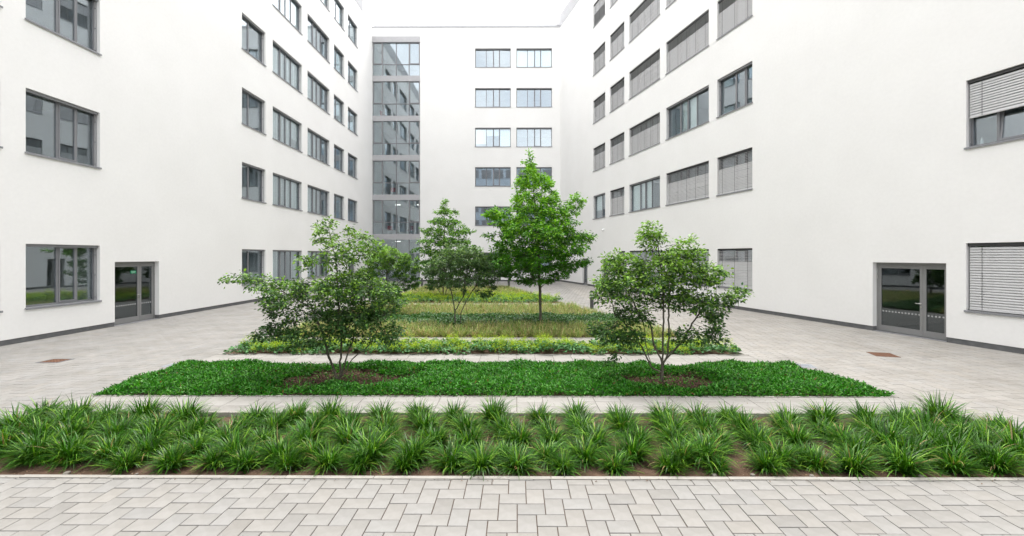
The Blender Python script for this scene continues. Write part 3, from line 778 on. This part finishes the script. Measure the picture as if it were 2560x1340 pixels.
# ------------------------------------------------------------------ bed 2: low leafy ground cover with bare mulch round the stems
TREES2 = [(-3.66, 9.0), (2.93, 8.89)]
def bare(x, y):
    a = ((x + 3.45) / 1.3) ** 2 + ((y - 8.98 - .18 * np.sin(x * 3)) / .62) ** 2
    b = ((x - 3.05) / .92) ** 2 + ((y - 8.72) / .58) ** 2
    c = ((x + 4.1) / .55) ** 2 + ((y - 8.25) / .22) ** 2
    d = ((x - 3.55) / .55) ** 2 + ((y - 9.85) / .2) ** 2
    e = ((x + 4.75) / .8) ** 2 + ((y - 9.9) / .16) ** 2
    return np.minimum(np.minimum(np.minimum(a, b), np.minimum(c, d)), e) + .38 * vnoise(x, y, 2.6)
def scatter(y0, y1, dens, rg, inset=.03):
    A = (BR((y0 + y1) / 2) - BL) * (y1 - y0); n = int(A * dens); y = rg.uniform(y0 + inset, y1 - inset, n)
    x = BL + inset + rg.random(n) * (BR(y) - BL - 2 * inset); return x, y
rg = np.random.default_rng(21)
y0, y1 = BEDS[2]
x, y = scatter(y0, y1, 3600, rg, -.035)
bf = bare(x, y); keep = (bf > 1) | (rg.random(len(x)) < .05); x, y, bf = x[keep], y[keep], bf[keep]
edge = np.clip(np.minimum(np.minimum(y - y0, y1 - y) / .12, np.minimum(x - BL, BR(y) - x) / .12), 0, 1)
hgt = (.05 + .11 * np.clip((bf - .9) * 1.6, 0, 1)) * (.55 + .45 * edge) + .055 * vnoise(x, y, 2.4) + .018 * vnoise(x, y, 17)
z = -.06 + np.maximum(hgt, .02) * rg.uniform(.5, 1.05, len(x)) + .01
az = rg.uniform(0, 2 * np.pi, len(x)); el = np.radians(rg.uniform(5, 70, len(x)))
dirs = np.stack([np.cos(az) * np.cos(el), np.sin(az) * np.cos(el), np.sin(el)], 1)
patch = np.clip(.5 + .5 * vnoise(x, y, 1.1), 0, 1)[:, None]
c = jitter_col((.034, .17, .010), len(x), rg, .40, .12)
lt = rg.random(len(x)) < .12 + .22 * patch[:, 0]; c[lt] = jitter_col((.10, .30, .045), int(lt.sum()), rg, .25, .08)
lt = rg.random(len(x)) < .006; c[lt] = jitter_col((.22, .07, .04), int(lt.sum()), rg, .25, .08)
V, F, C = leaves(np.stack([x, y, z], 1), dirs, rg.uniform(.045, .085, len(x)), rg.uniform(.018, .03, len(x)), c, rg)
tag(fast_obj('ground_cover', V, F, 'leaf', C), 'dense low bright green ground cover around the two front multi-stem shrubs', 'ground cover', kind='stuff')
# reddish flower spikes and old red leaves
x, y = scatter(y0, y1, 7, rg, .1); k = bare(x, y) > 1.1; x, y = x[k], y[k]; n = len(x)
V, F, C = blades(np.stack([x, y, np.full(n, .02)], 1), rg.uniform(0, 6, n), np.radians(rg.uniform(70, 88, n)), rg.uniform(.1, .2, n), np.full(n, .014), np.radians(rg.uniform(5, 20, n)), jitter_col((.24, .12, .07), n, rg, .25, .1), 2)
tag(fast_obj('flower_spikes', V, F, 'blade', C), 'withered reddish flower spikes standing in the green ground cover', 'flower spikes', kind='stuff')
# mulch
x, y = scatter(y0, y1, 3000, rg, .02); k = (bare(x, y) < 1.25); x, y = x[k], y[k]; n = len(x)
az = rg.uniform(0, 6.28, n); el = rg.normal(0, .35, n); dirs = np.stack([np.cos(az) * np.cos(el), np.sin(az) * np.cos(el), np.sin(el)], 1)
c = jitter_col((.072, .042, .029), n, rg, .45, .08); lt = rg.random(n) < .13; c[lt] = jitter_col((.20, .13, .085), int(lt.sum()), rg, .2, .05)
V, F, C = leaves(np.stack([x, y, -.042 + soil_z(x, y, 2) * .8 + rg.uniform(0, .025, n)], 1), dirs, rg.uniform(.02, .055, n), rg.uniform(.008, .018, n), c, rg, True, 2)
tag(fast_obj('mulch', V, F, 'chip', C), 'dark brown bark mulch on bare soil beneath the two front shrubs', 'mulch', kind='stuff')

# ------------------------------------------------------------------ beds 3 and 5: lady's mantle mounds, leaves below, yellow-green flowers above
def mantle(y0, y1, seed, label, dens=1.0, size=1.0, gaps=0, x_end=None):
    rg = np.random.default_rng(seed); mx_, my_ = [], []
    yy = y0 + .16
    while yy < y1 - .08:
        xx = BL + .12 + rg.uniform(0, .2)
        while xx < BR(yy) - .1:
            if rg.random() > gaps: mx_.append(xx + rg.normal(0, .06)); my_.append(np.clip(yy + rg.normal(0, .05), y0 + .1, y1 - .1))
            xx += rg.uniform(.3, .5)
        yy += .31
    mx_, my_ = np.array(mx_), np.array(my_); nm = len(mx_); mh = (.17 + .17 * rg.random(nm) ** 1.5 + .10 * (rg.random(nm) < .12)) * size * np.where(my_ > y1 - .35, .75, 1)
    nl = int(95 * dens); P = []
    idx = np.repeat(np.arange(nm), nl); n = len(idx)
    r = .24 * np.sqrt(rg.random(n)); a = rg.uniform(0, 6.28, n)
    X = mx_[idx] + r * np.cos(a); Yv = my_[idx] + r * np.sin(a); Z = -.06 + mh[idx] * (.25 + .75 * np.sqrt(np.clip(1 - (r / .27) ** 2, 0, 1))) * rg.uniform(.55, .98, n)
    Yv = np.clip(Yv, y0 - .06, y1 + .06)
    dirs = np.stack([np.cos(a), np.sin(a), rg.normal(.15, .3, n)], 1)
    Ls = rg.uniform(.05, .09, n) * size
    V1, F1, C1 = leaves(np.stack([X, Yv, Z], 1), dirs, Ls, Ls * .95, jitter_col((.07, .19, .06), n, rg, .35, .07), rg)
    tag(fast_obj('leafy_perennials', V1, F1, 'leaf', C1), label, 'perennials', kind='stuff')
    # flower sprays
    ns = int(19 * dens); idx = np.repeat(np.arange(nm), ns); n = len(idx); on = rg.random(nm) < .86; sel = on[idx] & (rg.random(n) < .85); idx = idx[sel]; n = len(idx)
    r = .21 * np.sqrt(rg.random(n)); a = rg.uniform(0, 6.28, n)
    SX = mx_[idx] + r * np.cos(a); SY = np.clip(my_[idx] + r * np.sin(a), y0 - .04, y1 + .04); SZ = -.05 + mh[idx] * (.55 + .75 * rg.random(n)) * (1.12 - r)
    q = 26; k = np.repeat(np.arange(n), q); m = len(k)
    off = rg.normal(0, 1, (m, 3)) * np.array([.042, .042, .034]) * size
    P = np.stack([SX, SY, SZ], 1)[k] + off; dirs = rg.normal(0, 1, (m, 3)) + np.array([0, 0, .5])
    c = jitter_col((.36, .49, .035), m, rg, .22, .07)
    V2, F2, C2 = leaves(P, dirs, rg.uniform(.016, .03, m) * size, rg.uniform(.013, .022, m) * size, c, rg, True)
    tag(fast_obj('flowers', V2, F2, 'flower', C2), 'yellow-green flower froth ' + label.split(' ', 3)[3] if False else label.replace('leaves', 'flower heads').replace('rounded', 'frothy yellow-green').replace('blue-green ', ''), 'flowers', kind='stuff')
mantle(*BEDS[3], 31, 'rounded blue-green leaves filling the narrow bed behind the two front shrubs', 1.0)
mantle(*BEDS[5], 33, 'rounded blue-green leaves filling the far bed behind the tall tree', .55, 1.15, .12)

# ------------------------------------------------------------------ beds 4 and 6: pale sedge, with a green leafy band between
def sedge(y0, y1, seed, label, dens, cset, hgt=.42, seg=3, skip=None):
    rg = np.random.default_rng(seed); tx, ty = [], []
    yy = y0 + .14
    while yy < y1 - .05:
        xx = BL + .12 + rg.uniform(0, .2)
        while xx < BR(yy) - .1:
            tx.append(xx + rg.normal(0, .05)); ty.append(yy + rg.normal(0, .05)); xx += rg.uniform(.24, .34)
        yy += .27
    tx, ty = np.array(tx), np.array(ty)
    if skip is not None: k = ~skip(tx, ty); tx, ty = tx[k], ty[k]
    nt = len(tx); idx = np.repeat(np.arange(nt), dens); n = len(idx)
    r = .07 * np.sqrt(rg.random(n)); a = rg.uniform(0, 6.28, n); th = rg.uniform(.8, 1.15, nt)
    P = np.stack([tx[idx] + r * np.cos(a), ty[idx] + r * np.sin(a), np.full(n, -.06)], 1)
    az = np.where(rg.random(n) < .6, a + rg.normal(0, .6, n), rg.uniform(0, 6.28, n))
    el = np.radians(np.clip(rg.normal(68, 15, n), 25, 89)); Ls = rg.uniform(.6, 1.1, n) * hgt * th[idx]
    base = np.array(cset)[rg.choice(len(cset), n, p=[.36, .40, .24])]
    c = base * np.clip(rg.normal(1, .2, (n, 1)), .5, 1.6) * (.85 + .3 * rg.random((nt, 1))[idx])
    V, F, C = blades(P, az, el, Ls, rg.uniform(.008, .014, n) * (1 if seg > 2 else 1.5), np.radians(np.clip(rg.normal(60, 28, n), 5, 125)), c, seg)
    tag(fast_obj('sedge', V, F, 'blade', C), label, 'grass', kind='stuff')
PALE = [(.33, .36, .125), (.16, .29, .05), (.45, .33, .18)]
sedge(13.5, 15.6, 41, 'pale yellow-green sedge along the front of the middle bed', 75, PALE, .42, 4, lambda x, y: (np.hypot(x + 2.2, (y - 15.7) * .8) < .5))
sedge(18.0, 22.4, 42, 'pale yellow-green sedge along the back of the middle bed', 48, PALE, .40, 3)
sedge(28.3, 35.2, 43, 'straw-coloured sedge in the farthest bed by the paving', 34, PALE, .40, 2)
def green_band(y0, y1, seed, label):
    rg = np.random.default_rng(seed); x, y = scatter(y0, y1, 900, rg); n = len(x)
    z = -.05 + (.20 + .09 * vnoise(x, y, 1.6)) * np.sqrt(rg.random(n)); az = rg.uniform(0, 6.28, n)
    d = np.stack([np.cos(az), np.sin(az), rg.normal(.2, .35, n)], 1); Ls = rg.uniform(.05, .09, n)
    V, F, C = leaves(np.stack([x, y, z], 1), d, Ls, Ls * .8, jitter_col((.045, .13, .03), n, rg, .25, .08), rg)
    tag(fast_obj('leafy_perennials', V, F, 'leaf', C), label, 'perennials', kind='stuff')
green_band(15.5, 18.1, 44, 'dark green leafy band between the two pale sedge strips')

# ------------------------------------------------------------------ trees
def grow(name, label, base, stems, attr, seed, leaf_n, leaf_L, leaf_cols, step=.1, tip_r=.0028, bark='bark', young_top=.0, aspect=.6, up=.10, spread=.085, group=None, rmax=None, droop=.15):
    rg = np.random.default_rng(seed)
    pts, par = [], []
    for st in stems:
        st = np.array(st, float); prev = -1
        if len(pts) and len(st) > 1:
            d = np.linalg.norm(np.array(pts) - st[0], axis=1); j = int(d.argmin())
            if d[j] < step * 1.5: prev = j
        if prev < 0: pts.append(st[0]); par.append(-1); prev = len(pts) - 1
        for a, b in zip(st[:-1], st[1:]):
            L = np.linalg.norm(b - a); k = max(1, int(L / step))
            for i in range(1, k + 1): pts.append(a + (b - a) * i / k + (rg.normal(0, .008, 3) if i < k else 0)); par.append(prev); prev = len(pts) - 1
    A = attr(rg); nodes = np.array(pts); alive = np.ones(len(A), bool)
    dist = np.full(len(A), 1e9); near_ = np.zeros(len(A), int)
    def upd(lo):
        nonlocal dist, near_
        D_ = np.linalg.norm(A[:, None] - nodes[None, lo:], axis=2); j = D_.argmin(1); m = D_[np.arange(len(A)), j]; b = m < dist; dist[b] = m[b]; near_[b] = j[b] + lo
    upd(0)
    for it in range(90):
        alive &= dist > step * 1.25
        if not alive.any(): break
        u_ = np.unique(near_[alive]); new = []; npar = []
        for nn in u_:
            s = alive & (near_ == nn); d = A[s] - nodes[nn]; d = (d / np.linalg.norm(d, axis=1, keepdims=True)).mean(0) + rg.normal(0, .16, 3) + np.array([0, 0, up])
            d /= np.linalg.norm(d) + 1e-6; new.append(nodes[nn] + d * step); npar.append(nn)
        lo = len(nodes); nodes = np.vstack([nodes, new]); par += npar; upd(lo)
        if len(nodes) > 6000: break
    n = len(nodes); par = np.array(par); ch = np.zeros(n, int); np.add.at(ch, par[par >= 0], 1)
    acc = np.zeros(n); rad = np.zeros(n); depth = np.zeros(n, int)
    for i in range(n - 1, -1, -1):
        rad[i] = max(tip_r, acc[i] ** (1 / 2.35))
        if par[i] >= 0: acc[par[i]] += rad[i] ** 2.35; depth[par[i]] = max(depth[par[i]], depth[i] + 1)
    if rmax: rad = np.minimum(rad, rmax * (1 + .35 * np.exp(-np.maximum(nodes[:, 2], 0) / .15)))
    # woody mesh: one ring per node
    V, F = [], []; NS = 6; ring = {}
    ang = np.arange(NS) * 2 * np.pi / NS
    for i in range(n):
        p = par[i]; d = nodes[i] - nodes[p] if p >= 0 else np.array([0, 0, 1.0])
        d = d / (np.linalg.norm(d) + 1e-9); ref = np.array([1.0, .2, 0]); 
        if abs(d @ ref) > .95: ref = np.array([0, 1.0, 0])
        a = np.cross(d, ref); a /= np.linalg.norm(a); b = np.cross(d, a)
        ring[i] = len(V); V += list(nodes[i] + rad[i] * (np.cos(ang)[:, None] * a + np.sin(ang)[:, None] * b))
        if p >= 0:
            r0, r1 = ring[p], ring[i]; F += [(r0 + k, r0 + (k + 1) % NS, r1 + (k + 1) % NS, r1 + k) for k in range(NS)]
    root = empty(name, (*base, -.06)); tag(root, label, 'tree' if 'tree' in name else 'shrub', group)
    fast_obj('trunk', np.array(V), np.array(F), bark, None, root, True)
    # leaves on the thin wood
    thin = np.where((depth <= 3) & (rad < .012) & (nodes[:, 2] > .25))[0]
    idx = thin[rg.integers(0, len(thin), leaf_n)]
    q = np.where(par[idx] >= 0, par[idx], idx); t = rg.random((leaf_n, 1)); P = nodes[idx] * t + nodes[q] * (1 - t)
    bd = nodes[idx] - nodes[q]; bd /= np.linalg.norm(bd, axis=1, keepdims=True) + 1e-6
    off = rg.normal(0, 1, (leaf_n, 3)); off[:, 2] *= .55; off += bd * .7; off /= np.linalg.norm(off, axis=1, keepdims=True)
    P = P + off * spread * rg.random((leaf_n, 1)) ** .7
    dirs = off * .9 + bd * .4 + rg.normal(0, .3, (leaf_n, 3)); dirs[:, 2] = dirs[:, 2] * .6 - droop
    Ls = leaf_L * rg.uniform(.65, 1.2, leaf_n)
    c = jitter_col(leaf_cols[0], leaf_n, rg, .2, .07)
    zr = (P[:, 2] - P[:, 2].min()) / np.ptp(P[:, 2]); tipness = (depth[idx] <= 1)
    y_ = rg.random(leaf_n) < np.clip(young_top * (zr - .15) * 1.4 * (.5 + tipness), 0.02, .95); c[y_] = jitter_col(leaf_cols[1], int(y_.sum()), rg, .16, .06)
    Vl, Fl, Cl = leaves(P, dirs, Ls, Ls * aspect, c, rg)
    fast_obj('crown', Vl, Fl, 'leaf', Cl, root)
    return root
def clusters(cl, n):
    def f(rg):
        w = np.array([c[3] * c[4] * c[5] for c in cl]) ** .8; k = rg.choice(len(cl), n, p=w / w.sum()); C_ = np.array(cl)[k]
        d = rg.normal(0, 1, (n, 3)); d /= np.linalg.norm(d, axis=1, keepdims=True); r = rg.random((n, 1)) ** .42; r[rg.random(n) < .18] *= 1.3
        return C_[:, :3] + d * r * C_[:, 3:6]
    return f
def profile(rows, n, lump=.28, yscale=1.0, layer=.0):
    R = np.array(rows)  # z, left, right (relative x extents)
    def f(rg):
        zz = np.linspace(R[:, 0].min(), R[:, 0].max(), 200); l = np.interp(zz, R[::-1, 0], R[::-1, 1]); r = np.interp(zz, R[::-1, 0], R[::-1, 2])
        w = (r - l) ** 1.6; z = zz[rg.choice(200, n, p=w / w.sum())] + rg.normal(0, .04, n)
        if layer: z = z + layer * np.sin(z * 2 * np.pi / .62) * .12
        L = np.interp(z, R[::-1, 0], R[::-1, 1]); Rr = np.interp(z, R[::-1, 0], R[::-1, 2]); mid = (L + Rr) / 2; hw = (Rr - L) / 2 * 1.12
        a = rg.uniform(0, 2 * np.pi, n); lm = 1 - lump * (.5 + .5 * np.sin(3 * a + z * 2.3) * np.cos(5 * a - z * 3.7 + 1))
        q = rg.random(n) ** .45 * lm; q[rg.random(n) < .13] *= 1.22
        return np.stack([mid + hw * q * np.cos(a), hw * q * np.sin(a) * yscale, z], 1)
    return f
G_DARK = [(.054, .128, .032), (.20, .37, .045)]
# front left multi-stem shrub
cl1 = [(.6, .1, 2.68, .28, .3, .22), (-.62, 0, 2.42, .24, .25, .2), (-.25, .0, 3.02, .22, .25, .36), (.28, .1, 2.92, .24, .25, .25), (.05, 0, 2.55, .42, .4, .32), (-1.95, -.1, 2.12, .42, .22, .10), (-1.5, 0, 1.98, .4, .35, .16), (-.95, 0, 1.8, .62, .6, .3), (.2, 0, 1.88, .72, .7, .4), (.85, .1, 1.62, .48, .5, .36), (-1.2, -.1, .98, .38, .4, .18), (-.6, -.2, .92, .45, .4, .25), (.95, -.1, 1.02, .42, .4, .22), (.2, .1, 1.3, .6, .5, .3), (-.35, .2, 1.4, .5, .5, .3), (-1.3, 0, 1.55, .35, .4, .2), (.0, -.1, 1.02, .6, .4, .26), (-.9, 0, 1.3, .5, .4, .24), (.55, 0, 1.35, .5, .4, .3)]
grow('multi_stem_shrub', 'dark green multi-stem shrub at the left of the front green bed', TREES2[0],
     [[(0, 0, 0), (-.09, 0, .22), (-.2, -.05, .6), (-.3, -.05, 1.0), (-.55, 0, 1.5)], [(.02, .05, 0), (.03, .03, .3), (.06, .02, .9), (0, 0, 1.6), (-.05, 0, 2.5), (-.2, 0, 3.1)], [(.05, -.02, 0), (.12, 0, .3), (.3, .05, .9), (.38, .05, 1.3), (.5, .1, 1.8)], [(.08, -.05, .05), (.3, -.05, .45), (.65, -.05, .75), (.85, 0, 1.1)], [(-.2, -.05, .6), (-.1, -.05, .95), (.1, 0, 1.4)]],
     clusters(cl1, 2000), 51, 15500, .072, G_DARK, .085, young_top=.7, spread=.13, rmax=.05)
cl2 = [(-.2, 0, 2.95, .28, .3, .3), (.5, .05, 2.62, .34, .35, .26), (-1.0, 0, 2.42, .22, .25, .28), (-.1, 0, 2.25, .6, .55, .35), (.75, 0, 2.2, .5, .5, .28), (1.38, 0, 1.72, .34, .3, .2), (.72, .1, 1.62, .42, .5, .28), (1.0, -.1, 1.05, .24, .3, .24), (.45, -.15, .98, .3, .3, .18), (-.7, 0, 1.92, .58, .6, .36), (-1.15, 0, 1.78, .26, .35, .22), (-1.05, -.1, 1.05, .48, .4, .22), (-.55, .1, 1.35, .35, .4, .22), (-1.1, -.2, .5, .1, .12, .14), (1.1, .1, 1.4, .25, .3, .2), (-.75, 0, 2.3, .35, .35, .28), (.2, .15, 1.75, .4, .35, .26), (-.75, -.1, .98, .4, .35, .2), (.3, .1, 2.5, .4, .4, .25)]
grow('multi_stem_shrub', 'dark green open multi-stem shrub at the right of the front green bed', TREES2[1],
     [[(0, 0, 0), (0, 0, .42), (.02, 0, .9), (.03, 0, 1.5), (-.02, 0, 2.3), (-.1, 0, 2.9)], [(0, 0, .3), (.12, 0, .6), (.14, 0, 1.1), (.12, 0, 1.7), (.3, 0, 2.3)], [(.02, 0, .42), (.2, 0, .62), (.42, 0, .85), (.6, 0, 1.2), (.85, 0, 1.55)], [(-.02, 0, .2), (-.22, 0, .32), (-.38, .05, .7), (-.6, .05, 1.05), (-.9, 0, 1.35)], [(0, 0, .42), (-.15, .05, .75), (-.2, .1, 1.15), (-.5, .1, 1.5), (-.65, .1, 1.85)], [(-.22, .02, .36), (-.3, .1, .75), (-.35, .1, 1.2), (-.3, .1, 1.7)]],
     clusters(cl2, 2200), 52, 16000, .072, G_DARK, .085, young_top=.7, spread=.13, rmax=.055)
# tall bright green tree
def px3(y, a, b): return (2.5 + (640 - y) / 68.75, (a - 1351) / 68.75, (b - 1351) / 68.75)
rows3 = [px3(*r) for r in [(367, 1322, 1330), (385, 1312, 1340), (410, 1302, 1347), (450, 1287, 1388), (472, 1283, 1394), (492, 1274, 1410), (512, 1258, 1424), (530, 1240, 1432), (565, 1226, 1450), (600, 1222, 1462), (640, 1228, 1456), (660, 1240, 1450), (682, 1256, 1432), (706, 1288, 1395)]]
grow('broadleaf_tree', 'tall bright green single-trunk tree in the middle bed', (.86, 16.0),
     [[(0, 0, 0), (-.01, 0, 1.0), (-.04, 0, 2.2), (-.12, 0, 3.6), (-.28, 0, 5.2), (-.38, 0, 6.4)]],
     lambda rg: np.vstack([profile(rows3, 2700, .42, .95, .35)(rg), clusters([(1.32, 0, 4.52, .3, .35, .34), (-1.72, 0, 4.05, .42, .4, .24), (1.6, 0, 3.25, .4, .4, .22), (1.45, 0, 2.28, .42, .4, .16), (-1.3, 0, 2.5, .4, .4, .25), (.1, -1.5, 3.3, .6, .4, .3)], 620)(rg)]), 53, 33000, .10, [(.058, .20, .010), (.22, .47, .025)], .13, .0035, young_top=.85, rmax=.085, up=.12, spread=.13, aspect=.52, droop=.08)
cl4 = [(.2, 0, 2.42, .85, .8, .5), (-.62, 0, 2.0, .55, .6, .42), (1.0, 0, 1.82, .62, .6, .45), (.2, 0, 1.65, .8, .7, .3), (1.1, 0, 1.2, .26, .3, .26), (-.8, 0, 1.5, .3, .4, .2), (.75, .1, 2.3, .5, .5, .4)]
grow('multi_stem_shrub', 'grey-green multi-stem shrub in front of the tapering tree', (-2.21, 15.7),
     [[(0, 0, 0), (0, 0, .6), (-.08, 0, 1.1), (-.3, 0, 1.8)], [(.2, 0, 0), (.2, .05, .5), (.4, .05, .95), (.75, .05, 1.5)], [(.0, 0, .6), (.3, 0, 1.1), (.35, 0, 1.7)], [(.35, 0, .05), (.45, 0, .5), (.38, 0, .9), (.2, 0, 1.5)]],
     clusters(cl4, 1500), 54, 12500, .078, [(.078, .155, .055), (.18, .30, .09)], .1, young_top=.3, rmax=.045)
def px5(y, a, b): return (2.5 + (640 - y) / 39.6, (a - 1120) / 39.6, (b - 1120) / 39.6)
rows5 = [px5(*r) for r in [(504, 1118, 1136), (520, 1106, 1152), (545, 1086, 1164), (575, 1072, 1184), (605, 1054, 1202), (630, 1050, 1208), (660, 1062, 1200), (700, 1085, 1180)]]
grow('broadleaf_tree', 'tapering green tree behind the grey-green shrub, left of the tall tree', (-4.4, 26.2),
     [[(0, 0, 0), (0, 0, 1.2), (.05, 0, 3), (.15, 0, 5.6)], [(.1, 0, .1), (.35, 0, 1.0), (.6, 0, 2.4)], [(-.1, 0, .1), (-.4, 0, 1.0), (-.7, 0, 2.4)]],
     profile(rows5, 1700, .55, .9, 1.0), 55, 15000, .12, [(.062, .175, .018), (.18, .38, .035)], .16, .004, young_top=.6, rmax=.06, spread=.14, up=.02)
cl6 = [(.35, 0, 2.3, .95, .75, .5), (-.6, 0, 1.65, .6, .6, .5), (.95, 0, 1.8, .52, .5, .45), (.1, 0, 1.05, .9, .8, .38), (.3, 0, 2.78, .34, .35, .24), (.75, 0, 2.5, .35, .4, .3), (1.35, 0, 2.1, .4, .4, .35), (-.3, .2, 2.5, .4, .4, .3), (1.3, 0, 1.4, .35, .4, .3)]
grow('multi_stem_shrub', 'light green shrub half hidden behind the front left shrub', (-5.81, 18.93),
     [[(0, 0, 0), (-.05, 0, .6), (-.3, 0, 1.3)], [(.1, 0, 0), (.15, 0, .7), (.2, 0, 1.6), (.25, 0, 2.4)], [(.15, 0, 0), (.35, 0, .6), (.7, 0, 1.4)]],
     clusters(cl6, 1500), 56, 14000, .085, [(.065, .16, .035), (.20, .36, .055)], .11, young_top=.6, rmax=.045)
cl7 = [(0, 0, 1.9, 1.0, .9, .7), (.5, 0, 1.3, .7, .7, .5), (-.5, 0, 1.4, .7, .7, .5)]
grow('multi_stem_shrub', 'small dark shrub in the far sedge bed, behind the tall tree', (-1.85, 33.6),
     [[(0, 0, 0), (-.1, 0, .6), (-.3, 0, 1.3)], [(.1, 0, 0), (.15, 0, .7), (.2, 0, 1.6)], [(.2, 0, 0), (.4, 0, .6), (.6, 0, 1.3)]],
     clusters(cl7, 500), 57, 6000, .12, [(.045, .11, .03), (.1, .2, .04)], .14, .004, young_top=.4, rmax=.04)
